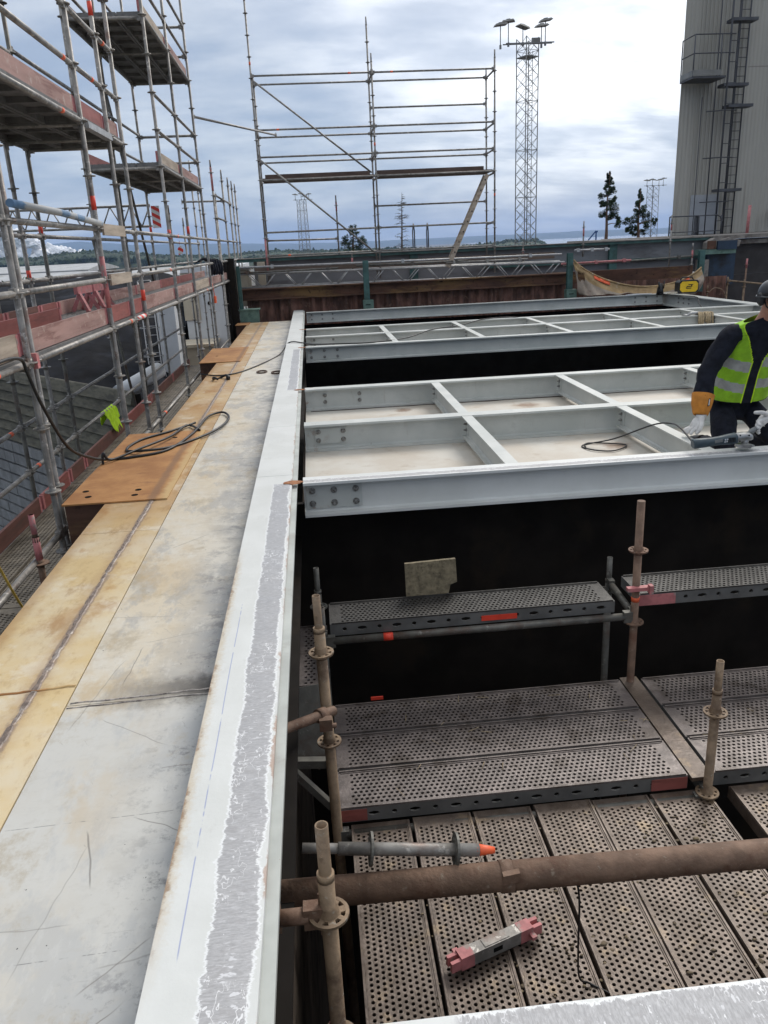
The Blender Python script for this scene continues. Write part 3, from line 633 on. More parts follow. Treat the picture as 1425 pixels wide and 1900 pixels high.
mast(62.4, 147.5, 0, 9.5, 1.6, 1.4, 'distant floodlight mast half hidden by the broader pine', [(61.2,147.5,10.4,9.5,.1,0),(62.2,147.5,10.5,9.5,.1,0),(63.4,147.5,10.4,9.5,-.1,0),(64.2,147.5,10.6,9.5,-.1,0)], False, 1.3, .05, [((60.6,147.3,9.5),(64.8,147.3,9.5))])
# blue crane jib
o = thing('harbour_crane', 'small blue crane jib far behind the green girder', 'crane', (46.2,132.2,-15))
m_ = MB(); m_.beam((45.2,132.4,.4),(46.62,132.0,2.15),.16,.2); part('jib', m_, M['cranepaint'], o)
m_ = MB(); m_.beam((46.7,132,-15),(46.72,132,2.25),.2,.18); part('mast', m_, M['cranepaint'], o)
m_ = MB(); m_.beam((46.5,132,2.15),(46.95,131.9,2.12),.18,.24); part('head', m_, M['cranepaint'], o)
# ladder hoops poking over the wall
o = thing('cage_ladder', 'pair of bent ladder handrails rising behind the end scaffold', 'ladder', (4.0,29.7,-3))
for x in (3.74, 4.24):
    m_ = MB()
    m_.tube([(x,29.4,-3),(x,29.4,2.0),(x+.03,29.5,2.2),(x+.06,29.62,2.27),(x+.09,29.75,2.2),(x+.12,29.85,2.0),(x+.12,29.85,-3)], .022, 6); part('handrail', m_, M['ladder_dark'], o)
m_ = MB()
for i in range(16): m_.tube([(3.75,29.4,-2.8+.3*i*.92),(4.25,29.4,-2.8+.3*i*.92)], .014, 5)
part('rungs', m_, M['ladder_dark'], o)
# ------------------------------------------------------------------ white steel frame
def iprof(w, h, tf, tw):
    a = w/2; b = tw/2
    fl = min(.012, a*.3)
    return [(-a,0),(-a,-tf),(-b-fl,-tf),(-b,-tf-fl),(-b,-h+tf+fl),(-b-fl,-h+tf),(-a,-h+tf),(-a,-h),(a,-h),(a,-h+tf),(b+fl,-h+tf),(b,-h+tf+fl),(b,-tf-fl),(b+fl,-tf),(a,-tf),(a,0)]
def ibeam_x(mb, x0, x1, y0, w, h, top=0.0, tf=.02, tw=.014, mi=0):
    mb.prism(iprof(w, h, tf, tw), (x0, y0+w/2, top), (0,1,0), (0,0,1), (x1-x0,0,0), mi)
def ibeam_y(mb, y0, y1, x0, w, h, top=0.0, tf=.02, tw=.014, mi=0):
    mb.prism(iprof(w, h, tf, tw), (x0+w/2, y0, top), (1,0,0), (0,0,1), (0,y1-y0,0), mi)
def hexbolt(mb, c, ny, s=.017):
    c = V(c); n = V(ny)
    mb.cyl(c + n*.004, n, s*1.45, .006, 14)
    mb.tube([c + n*.006, c + n*.022], s, 6, True)
    mb.tube([c + n*.022, c + n*.032], s*.55, 8, True)
SPL_MATS = None
def splice(parent, x0, x1, z0, z1, y, cols, rows, n=(0,-1,0)):
    m_ = MB()
    if n[1]: m_.box(x0, x1, y-.012, y, z0, z1)
    o = part('splice_plate', m_, M['steel'], parent)
    for i in range(cols):
        for j in range(rows):
            b = MB()
            cx = x0 + (x1-x0)*(.11 + (.78*i/(cols-1) if cols > 1 else .39)); cz = z0 + (z1-z0)*(.22 + .56*j/(rows-1))
            hexbolt(b, (cx, y-.012, cz), n); part('bolt', b, M['bolt'], o)
RX = 9.62     # left edge of the right-hand girder
# main girder
gd = thing('main_girder', 'long white steel girder running away from the viewer with a ground grey strip on top', 'steel girder', (-.35, 5, -.3))
for y0, y1 in ((-2, 5.745), (5.75, 7.485), (7.49, 14.08), (14.083, 22.87)):
    m_ = MB(); m_.box(-.502, -.233, y0, y1, -.022, 0.0); part('cover_plate', m_, M['girder_top'], gd)
m_ = MB(); m_.box(-.502, -.198, -2, 22.8, -.048, -.024); part('top_flange', m_, M['flange'], gd)
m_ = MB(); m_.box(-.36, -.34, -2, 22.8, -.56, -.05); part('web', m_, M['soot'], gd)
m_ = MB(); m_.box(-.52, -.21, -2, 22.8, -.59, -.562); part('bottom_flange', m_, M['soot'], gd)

def rust_joint(parent, x, y, w=.15):
    m_ = MB(); rj = random.Random(int(y*100))
    P = []
    for i in range(14):
        a = i/14*6.283; q = rj.uniform(.7, 1.15)
        P.append((w/2*q*math.cos(a)*1.0, .05*q*math.sin(a)))
    m_.prism(P, (x-.03, y, .0005), (1,0,0), (0,1,0), (0,0,.0035)); part('rust_patch', m_, M['rustpatch'], parent)
# near beam at the bottom of the picture
o = thing('cross_beam', 'near white cross beam at the bottom right with a rough ground top', 'steel beam', (4, 1.1, -.2))
m_ = MB(); ibeam_x(m_, -.16, RX, .96, .31, .26); part('beam', m_, M['near_top'], o)
def cross_rib(parent, x, y0, y1):
    m_ = MB(); ibeam_y(m_, y0, y1, x-.05, .1, .2, -.003, .012, .009); r_ = part('cross_rib', m_, M['steel'], parent)
    b = MB(); b.box(x-.0045-.008, x-.0045, y1-.12, y1, -.17, -.03); c_ = part('cleat', b, M['steel'], r_)
    b = MB(); b.box(x+.0045, x+.0125, y1-.12, y1, -.17, -.03); c_ = part('cleat', b, M['steel'], r_)
    for z in (-.07,-.13):
        b = MB(); hexbolt(b, (x-.0125, y1-.05, z), (-1,0,0), .011); part('bolt', b, M['bolt'], r_)
def panel(label, ys, ribs, floor_mat):
    p = thing('grid_panel', label, 'steel frame', (4.7, ys[0], -.26))
    for q, (y, mt) in enumerate(zip(ys, floor_mat)):
        m_ = MB(); ibeam_x(m_, -.155, RX, y, .165, .262); part('beam', m_, mt, p)
    for x in ribs:
        for a, b in zip(ys, ys[1:]): cross_rib(p, x, a+.165, b)
    m_ = MB(); m_.box(-.16, RX, ys[0]+.09, ys[-1]+.1, -.276, -.2635); part('floor_plate', m_, M['floor_plate'], p)
    return p
RIBS = (1.42, 2.96, 4.56, 6.25, 7.95)
P1 = panel('nearer white beam grid with a dusty floor plate, reaching to the kneeling worker', (5.49, 7.45, 9.47), RIBS, (M['front_top'], M['steel'], M['steel']))
P2 = panel('farther white beam grid with a rope bundle and a thin black cable lying over it', (13.78, 15.45, 16.95), RIBS, (M['steel'],)*3)
splice(P1, -.14, .27, -.215, -.04, 5.49+.0755, 3, 2)
splice(P1, -.06, .25, -.20, -.05, 7.45+.0755, 2, 2)
splice(P2, -.13, .45, -.225, -.03, 13.78+.0755, 3, 2)
splice(P2, -.05, .42, -.225, -.03, 15.45+.0755, 2, 2)
for x in (.08, .5):
    for z in (-.09,-.17):
        b = MB(); hexbolt(b, (x, 9.47+.075, z), (0,-1,0)); part('bolt', b, M['bolt'], P1)
for y in (5.53, 9.51, 13.82, 17.0): rust_joint(P1 if y < 12 else P2, -.19, y)
# wavy burnt gap where the floor plate meets the back beam
m_ = MB(); rg = random.Random(4); top = []; bot = []
for i in range(90):
    x = -.1 + 9.6*i/89; w = .02 + .035*max(0, mnoise.noise(V((x*1.7,3,0)))) + .03*max(0, mnoise.noise(V((x*5,9,0))))
    top.append(V((x, 9.53, -.2615))); bot.append(V((x, 9.46 - w*1.2, -.2615)))
m_.loft([[a, b, b+V((0,0,-.001)), a+V((0,0,-.001))] for a, b in zip(top, bot)], False, 0, False); part('burnt_gap', m_, M['burnt'], P1)
o = thing('cross_beam', 'farthest white cross beam, in front of the rusty corrugated wall', 'steel beam', (4, 21.6, -.2))
m_ = MB(); ibeam_x(m_, -.155, RX, 21.6, .18, .275); part('beam', m_, M['steel'], o)
splice(o, -.1, .62, -.235, -.03, 21.6+.083, 3, 2); splice(o, 8.75, 9.55, -.235, -.03, 21.6+.083, 3, 2)
o = thing('side_girder', 'white side girder on the right running back to the yellow welding set', 'steel girder', (RX, 10, -.2))
m_ = MB(); ibeam_y(m_, -2, 22.0, RX, .28, .32, .006, .022, .016); part('beam', m_, M['steel'], o)
for i in range(3):
    for j in range(2):
        b = MB(); hexbolt(b, (RX+.132, 20.95-.3*i, -.09-.11*j), (-1,0,0)); part('bolt', b, M['bolt'], o)

# ------------------------------------------------------------------ roof-edge plates
ZP = -.16
def plate(x0, x1, y0, y1, mat, label, th=.012, z=ZP, nm='deck_plate', cat='steel plate', grp=None):
    m_ = MB(); m_.box(x0, x1, y0, y1, z-th, z); return solo(nm, m_, mat, label, cat, ((x0+x1)/2,(y0+y1)/2,z-th), grp)
ins = [(-2, 2.973, 'nearest cool grey plate beside the girder, scuffed and with painted girder shade, at the bottom of the picture'), (2.978, 6.978, 'second grey plate beside the girder, from the burnt weld to a thin seam'),
       (6.982, 10.643, 'third off-white plate beside the girder, next to the coiled cable'), (10.647, 14.701, 'fourth plate beside the girder, smeared black and carrying two rings'), (14.705, 18.221, 'fifth off-white plate beside the girder, crossed by the black cable'), (18.225, 21.3, 'last grey plate beside the girder, at the far end')]
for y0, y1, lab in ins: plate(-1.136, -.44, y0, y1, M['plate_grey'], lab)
ous = [(-2, 3.127, 'nearest yellowed outer plate with a dark weld run at the left edge of the picture'), (3.131, 5.176, 'second yellowed outer plate between two rusty cross seams'), (5.181, 8.262, 'third yellowed outer plate, partly under the larger brown bracket'), (8.266, 10.767, 'fourth outer plate, golden brown behind the coiled cable'), (10.771, 13.459, 'fifth outer plate with a small shackle on it'), (13.463, 17.393, 'sixth outer plate beside the smaller brown bracket'), (17.397, 21.3, 'last golden outer plate at the far end')]
for y0, y1, lab in ous: plate(-1.666, -1.142, y0, y1, M['plate_yellow'], lab)
# weld beads across the sheets
def bead(x0, x1, y0, y1, w, label, seed, mat='weld'):
    rnd = random.Random(seed); m_ = MB(); pts = []; n = max(12, int(math.hypot(x1-x0, y1-y0)/.03))
    for i in range(n+1):
        u = i/n; pts.append(V((x0+(x1-x0)*u + rnd.uniform(-1,1)*w*.2, y0+(y1-y0)*u + rnd.uniform(-1,1)*w*.45 + .006*mnoise.noise(V((u*6, seed, 0))), ZP+.0005)))
    m_.tube(pts, [w*rnd.uniform(.7,1.15) for _ in pts], 7); return solo('weld_seam', m_, M[mat], label, 'weld', (pts[0].x, pts[0].y, ZP))
bead(-1.13, -.5, 2.955, 2.985, .0038, 'thinner grey weld bead along the near side of the sooty band', 3, 'weld_pale')
bead(-1.125, -.5, 2.990, 3.018, .005, 'thicker grey weld bead through the sooty band on the grey plates', 5, 'weld_pale')
bead(-1.66, -1.145, 3.09, 3.14, .007, 'rusty cross weld on the yellowed plates', 4, 'rust_plate')
m_ = MB(); rg = random.Random(77); y = -1.5
while y < 16:
    L = rg.uniform(.03, .075); w = rg.uniform(.010, .019); x = -1.317 + .007*mnoise.noise(V((y*2.3,0,0))) + rg.uniform(-.003,.003); a = rg.uniform(-.12,.12); n = 10; P = []
    if True:
        for i in range(n):
            t_ = 6.2832*i/n; P.append((w*math.cos(t_)*rg.uniform(.85,1.15), L*math.sin(t_)))
        top_ = [V((x + px*.6, y + py*.8 + px*a, ZP+.0032 + rg.uniform(0,.0012))) for px, py in P]; low = [V((x + px, y + py, ZP+.0003)) for px, py in P]
        m_.loft([low, top_], False, 0, True); m_.add(top_, [tuple(range(n))])
    y += L*rg.uniform(.9, 1.5)
solo('ground_weld', m_, M['weld_brown'], 'long scalloped ground weld running down the yellowed outer plates', 'weld', (-1.317,5,ZP))
o = thing('roof_box', 'dark boxed beam carrying the edge plates left of the girder', 'box beam', (-1,10,-.5))
m_ = MB(); m_.box(-1.60, -.45, -2, 21.25, -.62, ZP-.014); part('body', m_, M['soot'], o)
def bracket(x0, x1, y0, y1, label, holes):
    o = thing('bracket_box', label, 'steel bracket', (x0,(y0+y1)/2,-.45))
    m_ = MB(); m_.box(x0, x1, y0, y1, ZP+.002, ZP+.014); tp = part('top_plate', m_, M['rust_plate'], o)
    m_ = MB(); m_.box(x0+.012, -1.602, y0+.03, y1-.03, -.56, ZP-.0005); part('body', m_, M['rust'], o)  # darker rust than the top plate: the side's shade put into its colour
    for x, y in holes:
        m_ = MB(); m_.cyl((x,y,ZP+.0145), (0,0,1), .026, .003, 14); part('bolt_hole', m_, M['void'], tp)
bracket(-1.985, -1.20, 5.86, 8.26, 'larger rust-brown bracket plate with four bolt holes, projecting left', ((-1.89,6.19),(-1.83,6.03),(-1.47,6.14),(-1.47,6.0),(-1.47,7.97)))
bracket(-1.965, -1.27, 13.66, 15.73, 'smaller rust-brown bracket plate farther back', ((-1.75,14.5),))
bracket(-1.95, -1.61, 20.6, 21.3, 'dark bracket at the far left end of the plates', ())

# small things lying on the plates
for i, (x, y, lab) in enumerate(((-.83,12.25,'left dark metal ring on the smeared plate'),(-.60,12.1,'right dark metal ring beside the girder'))):
    m_ = MB(); m_.tube([(x+.075*math.cos(a*.3927), y+.075*math.sin(a*.3927)*1.6, ZP+.012) for a in range(16)], .012, 6, closed=True, caps=False)
    solo('metal_ring', m_, M['rusttrim'], lab, 'ring', (x,y,ZP))
m_ = MB(); m_.tube([(-1.40+.11*math.cos(a*.45), 11.75+.14*math.sin(a*.45), ZP+.02+.03*math.sin(a*.9)) for a in range(11)], .018, 7); m_.cyl((-1.29,11.72,ZP+.03), (1,.3,0), .035, .05, 10)
solo('shackle', m_, M['black'], 'small black shackle lying on the golden outer plates', 'shackle', (-1.35,11.7,ZP))

# ------------------------------------------------------------------ pit below the frame
o = thing('pit_lining', 'dark steel lining of the pit under the white frame', 'pit wall', (4.7,10,-9))
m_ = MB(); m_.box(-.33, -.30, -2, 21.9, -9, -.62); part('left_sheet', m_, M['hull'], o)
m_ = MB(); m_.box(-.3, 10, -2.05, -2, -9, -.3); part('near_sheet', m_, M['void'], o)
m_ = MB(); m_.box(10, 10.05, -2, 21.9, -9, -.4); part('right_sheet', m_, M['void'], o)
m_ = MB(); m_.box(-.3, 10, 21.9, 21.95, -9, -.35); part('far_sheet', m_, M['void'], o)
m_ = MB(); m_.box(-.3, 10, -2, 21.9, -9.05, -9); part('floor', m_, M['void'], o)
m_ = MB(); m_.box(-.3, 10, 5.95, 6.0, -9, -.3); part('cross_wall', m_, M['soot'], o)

# perforated planks ------------------------------------------------
def cell(mb, cx, cy, hx, hy, r, z, ax, ay, mi=0, depth=.008, rx=None):
    """rectangle hx*hy half size with an octagonal hole, in the ax/ay plane"""
    rx = rx or r
    nz = ax.cross(ay)
    out = [(-hx,-hy),(0,-hy),(hx,-hy),(hx,0),(hx,hy),(0,hy),(-hx,hy),(-hx,0)]
    P = [z + ax*(cx+a) + ay*(cy+b) for a, b in out]
    ang = [225,270,315,0,45,90,135,180]
    I = [z + ax*(cx + rx*math.cos(R(a))) + ay*(cy + r*math.sin(R(a))) for a in ang]
    D = [p - nz*depth for p in I]
    mb.add(P + I + D, [(i,(i+1)%8,8+(i+1)%8,8+i) for i in range(8)] + [(8+i,8+(i+1)%8,16+(i+1)%8,16+i) for i in range(8)], mi)
def plank_mb(L, Wd, rows, pitch, r, depth=.075, side_holes=True, missing=0.0):
    """plank along +X from the origin, top at z=0, width along +Y"""
    mb = MB(); X, Y, Z = V((1,0,0)), V((0,1,0)), V((0,0,1))
    e = .055; m = (Wd - rows*pitch)/2; n = int((L-2*e)/pitch) - 1; e = (L - (n+.5)*pitch)/2
    mb.add([(0,0,0),(L,0,0),(L,m,0),(0,m,0)], [(0,1,2,3)]); mb.add([(0,Wd-m,0),(L,Wd-m,0),(L,Wd,0),(0,Wd,0)], [(0,1,2,3)])
    mb.add([(0,m,0),(e,m,0),(e,Wd-m,0),(0,Wd-m,0)], [(0,1,2,3)]); mb.add([(L-e,m,0),(L,m,0),(L,Wd-m,0),(L-e,Wd-m,0)], [(0,1,2,3)])
    for j in range(rows):
        off = pitch/2 if j % 2 else 0; y = m + pitch*(j+.5)
        for i in range(n): cell(mb, e + off + pitch*(i+.5), y, pitch/2, pitch/2, r, V((0,0,0)), X, Y)
        xa, xb = (e, e+off) if off else (e+n*pitch, e+(n+.5)*pitch)
        mb.add([(xa,y-pitch/2,0),(xb,y-pitch/2,0),(xb,y+pitch/2,0),(xa,y+pitch/2,0)], [(0,1,2,3)])
    # ribs on top along both edges and the folded sides
    for y in (.007, Wd-.007):
        mb.box(.01, L-.01, y-.005, y+.005, .0003, .0085)
    for y in (m*.75, Wd-m*.75):
        mb.box(.02, L-.02, y-.0025, y+.0025, .0003, .004)
    mb.box(0, L, Wd-.003, Wd, -depth, -.0005, 1); mb.box(0, .003, .004, Wd-.004, -depth, -.0005, 1); mb.box(L-.003, L, .004, Wd-.004, -depth, -.0005, 1)
    if side_holes:
        w = .11; k_ = int(L/w); e2 = (L-k_*w)/2
        for i in range(k_):
            big = i % 2
            cell(mb, e2+w*(i+.5), -depth*.5, w/2, depth*.5-.0005, .014, V((0,0,0)), X, Z, 1, .012, .032 if big else .015)
        mb.box(0, e2, 0, .003, -depth, -.0005, 1); mb.box(L-e2, L, 0, .003, -depth, -.0005, 1)
        mb.box(0, L, .0005, .028, -depth-.004, -depth-.0005, 1)
    else: mb.box(0, L, 0, .003, -depth, -.0005, 1)
    return mb
ps = thing('pit_scaffold', 'scaffold of perforated planks and tubes inside the dark pit', 'scaffold', (1,3,-2.5))
MESH = {}
def put_plank(parent, key, args, x, y, z, rot=0.0, mats=None, name='deck_plank', tilt=0.0):
    if key not in MESH:
        MESH[key] = plank_mb(*args).mesh('plank_mesh')
        for m_ in mats: MESH[key].materials.append(m_)
    o = bpy.data.objects.new(name, MESH[key]); COL.objects.link(o); o.parent = parent
    jr = random.Random(int(x*1000)+int(y*77)); o.location = V((x,y,z+jr.uniform(-.002,.002))) - world_loc(parent); o.rotation_euler = (tilt+jr.uniform(-.004,.004), jr.uniform(-.0012,.0012), rot+jr.uniform(-.0025,.0025)); return o
ZN = -1.30
for i in range(6):
    put_plank(ps, 'near', (2.14, .312, 10, .0268, .0086, .07, False), .322 + .3265*i - (.0) , 1.31, ZN + (.004 if i % 2 else 0), R(90), (M['deck_pit'], M['deck_pit']))
for i in range(5):
    put_plank(ps, 'near', None, 2.40 + .327*i, 1.31, ZN, R(90))
for i in range(3):
    put_plank(ps, 'upper', (1.90, .322, 9, .0298, .0098, .08, True), -.045, 3.455 + .339*i, -1.205, 0, (M['deck_grey'], M['deck_side']))
    put_plank(ps, 'upper', None, 2.0, 3.455 + .339*i, -1.205, 0)
m_ = MB(); m_.box(1.87, 1.985, 3.44, 4.5, -1.235, -1.212); part('cover_strip', m_, M['deck_pit'], ps)
put_plank(ps, 'ledge', (1.83, .31, 9, .0295, .0096, .075, True), -.03, 4.47, -.63, 0, (M['deck_shaded'], M['deck_side']))
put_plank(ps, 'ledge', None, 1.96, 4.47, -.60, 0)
m_ = MB(); m_.box(1.955, 2.2, 4.4655, 4.4695, -.676, -.604); part('painted_end', m_, M['pink'], ps)
m_ = MB(); m_.box(.93, 1.16, 4.4655, 4.4695, -.69, -.655); part('red_sticker', m_, M['tape'], ps)
for x0_, x1_ in ((-.04,.1),(1.65,1.85)):
    m_ = MB(); m_.box(x0_, x1_, 3.4515, 3.4545, -1.283, -1.212); part('painted_end', m_, M['toe_red'], ps)
put_plank(ps, 'small', (.23, .18, 4, .034, .0105, .06, False), -.295, 4.02, -.92, 0, (M['deck_grey'], M['deck_side']))
put_plank(ps, 'small2', (.24, .8, 22, .034, .0105, .06, False), -.295, 4.21, -.9, 0, (M['deck_grey'], M['deck_side']))

def rosette_mb(mb, c, r=.061, n=8, th=.009):
    """spoked disc round a vertical tube"""
    c = V(c)
    def ring(r0, r1):
        k_ = 24
        for zz in (0,):
            P = []
            for i in range(k_):
                a = 6.2832*i/k_
                for rad, z in ((r0,-th/2),(r1,-th/2),(r1,th/2),(r0,th/2)): P.append(c + V((rad*math.cos(a), rad*math.sin(a), z)))
            Fc = []
            for i in range(k_):
                j = (i+1) % k_
                for q in range(4): Fc.append((i*4+q, i*4+(q+1)%4, j*4+(q+1)%4, j*4+q))
            mb.add(P, Fc)
    ring(.024, .036); ring(r-.011, r)
    for i in range(n):
        a = 6.2832*i/n + .2; dirv = V((math.cos(a), math.sin(a), 0)); sd_ = V((-math.sin(a), math.cos(a), 0))
        mb.obox(c + dirv*(r-.012+.036)/2, dirv*((r-.012-.036)/2+.002), sd_*(.0075 if i % 2 else .011), V((0,0,th/2-.0006)))
def near_standard(parent, x, y, z0, z1, ros, mat, lean=(0,0), spig=True, r_=.0242):
    m_ = MB(); P = lambda z: V((x + lean[0]*(z-z1), y + lean[1]*(z-z1), z))
    zc = z1-.17 if spig else z1
    m_.tube([P(z0), P(zc)], r_, 16)
    if spig:
        m_.tube([P(zc-.02), P(zc+.004)], r_*1.06, 16)
        k_ = 16; z1v = P(z1)
        outer = [[P(z) + V((.0192*math.cos(6.2832*i/k_), .0192*math.sin(6.2832*i/k_), 0)) for i in range(k_)] for z in (zc, z1)]
        inner = [[P(z) + V((.0155*math.cos(6.2832*i/k_), .0155*math.sin(6.2832*i/k_), 0)) for i in range(k_)] for z in (z1, z1-.06)]
        m_.loft(outer + inner, False, 0, True)
        m_.add([p for p in inner[1]], [tuple(range(k_))])
        m_.cyl(P(z1-.1) + V((-.006,-.0165,0)), (-.3,-1,0), .006, .008, 8)
    s_ = part('standard', m_, M[mat], parent)
    for z in ros:
        b = MB(); rosette_mb(b, P(z)); b.tube([P(z-.03), P(z-.005)], [r_*1.03, .034], 16, False); b.tube([P(z+.005), P(z+.03)], [.034, r_*1.03], 16, False)
        part('rosette', b, M[mat], s_)
    return s_
def wedge_head(mb, c, d, up=(0,0,1)):
    c = V(c); d = V(d).normalized(); s_ = d.cross(V(up)).normalized()
    mb.obox(c, d*.028, s_*.021, V(up)*.036); mb.obox(c + d*(-.022) , d*.005, s_*.004, V(up)*.075)
def near_ledger(parent, p, q, mat, r_=.0242, heads=True, name='ledger'):
    m_ = MB(); p = V(p); q = V(q); d = (q-p).normalized()
    m_.tube([p + d*.06, q - d*.06], r_, 14)
    if heads: wedge_head(m_, p + d*.045, d); wedge_head(m_, q - d*.045, -d)
    return part(name, m_, M[mat], parent)
sA = near_standard(ps, -.078, 3.40, -3, .06, (-.24,-.74), 'tube_pit', (-.012,.0), True, .0268)
sB = near_standard(ps, -.078, 1.83, -3, .07, (-.245,-.745,-1.245), 'tube_pit')
near_standard(ps, 1.94, 3.40, -3, -.48, (-.78,-1.28), 'tube_pit')
near_standard(ps, 1.925, 4.45, -3, .045, (-.28,-.775,-1.27), 'tube_rust', spig=False)
near_standard(ps, 1.96, 5.0, -3, -.55, (-.8,), 'tube_dark'); near_standard(ps, -.1, 5.0, -3, -.46, (-.75,), 'tube_dark')
near_standard(ps, -.075, 4.45, -3, -.5, (-.775,), 'tube_dark')
near_ledger(ps, (-.078,1.83,-.245), (-.29,1.83,-.245), 'tube_rust')
near_ledger(ps, (-.075,4.45,-.735), (1.925,4.45,-.735), 'tube_dark')
near_ledger(ps, (-.075,3.40,-1.32), (1.94,3.40,-1.32), 'tube_dark'); near_ledger(ps, (-.078,1.36,-1.42), (3.2,1.36,-1.42), 'tube_dark'); near_ledger(ps, (1.94,3.40,-1.3), (1.925,4.45,-1.3), 'tube_dark')
near_ledger(ps, (-.075,4.45,-.735), (-.1,5.0,-.735), 'tube_dark'); near_ledger(ps, (1.925,4.45,-.735), (1.96,5.0,-.735), 'tube_dark')
near_ledger(ps, (-.29,1.83,-.77), (-.078,1.83,-.745), 'toe_red', .018)
m_ = MB(); m_.tube([(-.32,3.04,-.43),(-.035,3.335,-.525)], .0242, 16, False); m_.tube([(-.32,3.04,-.43),(-.035,3.335,-.525)], .0195, 16, False); m_.add([V((-.05,3.32,-.52)) + .0242*V((math.cos(6.2832*i/12)*.72, -.72*math.cos(6.2832*i/12)*.97, math.sin(6.2832*i/12))) for i in range(12)], [tuple(range(12))]); part('brace', m_, M['tube_rust'], ps)
m_ = MB(); c_ = V((-.095,3.275,-.505)); m_.cyl(c_, (.285,.295,-.095), .034, .05, 14); m_.obox(c_ + V((.02,-.045,-.02)), V((.03,0,0)), V((0,.02,0)), V((0,0,.03))); m_.cyl(c_ + V((.045,-.02,-.05)), (1,0,0), .012, .05, 8); part('clamp', m_, M['tube_rust'], ps)
m_ = MB(); m_.beam((-.29,3.45,-.88), (-.07,3.42,-.88), .04, .045); m_.beam((-.29,3.45,-.9),(-.08,3.42,-1.15), .035, .035); m_.beam((-.15,3.46,-.88),(-.15,3.46,-1.02), .03, .03); part('bracket', m_, M['tube_dark'], ps)
m_ = MB(); m_.prism([(0,0),(.2,.02),(.26,-.3),(.16,-.42),(0,-.36)], (-.29,3.72,-.62), (1,0,0), (0,.55,.83), (0,.02,-.01)); part('gusset', m_, M['tube_dark'], ps)
m_ = MB(); m_.obox((1.93,4.42,-.53), V((.075,0,.0)), V((0,.02,0)), V((0,0,.012))); m_.obox((2.0,4.4,-.53), V((.012,0,0)), V((0,.02,0)), V((0,0,.028))); part('clip', m_, M['pink'], ps)
m_ = MB(); m_.tube([(1.925,4.45,-.63),(1.925,4.45,-.60)], .0256, 14); part('tape_band', m_, M['orange_tape'], ps)
m_ = MB(); m_.tube([(.30,4.45,-.735),(.36,4.45,-.735)], .0256, 14); part('tape_band', m_, M['tape'], ps)
m_ = MB(); m_.box(.2,.28,4.475,4.482,-1.2,-1.178); part('tape_band', m_, M['tape'], ps)

m_ = MB(); m_.tube([(-.31,2.26,-.575),(1.6,2.25,-.612),(5,2.235,-.68),(10,2.21,-.78)], .052, 24)
pp = solo('rusty_pipe', m_, M['tube_rust'], 'thick rusty pipe crossing the pit above the perforated planks', 'pipe', (1,2.25,-.6))
m_ = MB(); m_.tube([(.53,2.255,-.591),(.575,2.255,-.592)], .0565, 24); m_.obox((.56,2.205,-.55), V((.03,0,.004)), V((0,.012,0)), V((0,0,.02))); c_ = part('clamp_band', m_, M['tube_rust'], pp)
# loose grey standard lying between ledger and pipe
ls = thing('loose_standard', 'loose grey tube with two discs and a pink tip, lying by the left standard', 'scaffold tube', (.1,2.3,-.5))
a, b = V((-.175,2.335,-.445)), V((.47,2.335,-.535)); dL = (b-a).normalized()
m_ = MB(); m_.tube([a+dL*.13, b], .0235, 16); m_.tube([a, a+dL*.13], .0185, 16); part('tube', m_, M['tube'], ls)
def disc_on(o, c, ax, mat):
    m_ = MB(); rosette_mb(m_, (0,0,0)); q = V((0,0,1)).rotation_difference(V(ax)); m_.v = [tuple(q @ V(p) + V(c)) for p in m_.v]; part('rosette', m_, M[mat], o)
disc_on(ls, a + dL*.25, dL, 'tube_dark'); disc_on(ls, a + dL*.565, dL, 'tube_dark')
m_ = MB(); m_.tube([b - dL*.01, b + dL*.06], [.0236,.012], 12); part('painted_tip', m_, M['orange_tape'], ls)
# box tube with pink ends
bx = thing('box_section', 'short grey box tube with pink painted forked ends on the planks', 'box tube', (.57,2.55,ZN))
p, q = V((.415,2.50,ZN+.055)), V((.75,2.62,ZN+.055)); dB = (q-p).normalized(); sB_ = dB.cross(V((0,0,1)))
m_ = MB(); m_.beam(p+dB*.06, q-dB*.06, .052, .062); m_.obox((p+q)/2 + V((0,0,.028)), dB*.06, sB_*.02, V((0,0,.006))); part('tube', m_, M['tube'], bx)
m_ = MB(); m_.obox((p+q)/2 - sB_*(-.0262) - dB*.0, dB*.022, sB_*.0012, V((0,0,.011))); part('slot', m_, M['void'], bx)
for e, s_ in ((p, -1), (q, 1)):
    m_ = MB(); m_.beam(e - dB*s_*.062, e + dB*s_*.0, .055, .065)
    for w in (-1, 1): m_.obox(e + dB*s_*.022 + sB_*w*.018, dB*.024, sB_*.008, V((0,0,.024)))
    m_.obox(e - dB*s_*.01 + sB_*s_*.04 , dB*.012, sB_*.016, V((0,0,.008))); part('forked_end', m_, M['pink'], bx)
# beige board on the back ledge
m_ = MB(); m_.prism([(0,0),(.285,.0),(.30,.06),(.345,.075),(.34,.235),(0,.225)], (.49,4.79,-.628), (1,0,0), (0,.12,.99), (0,.03,-.003))
solo('chipboard_piece', m_, M['ply'], 'beige chipboard piece with a broken corner standing on the back ledge', 'board', (.66,4.8,-.628))
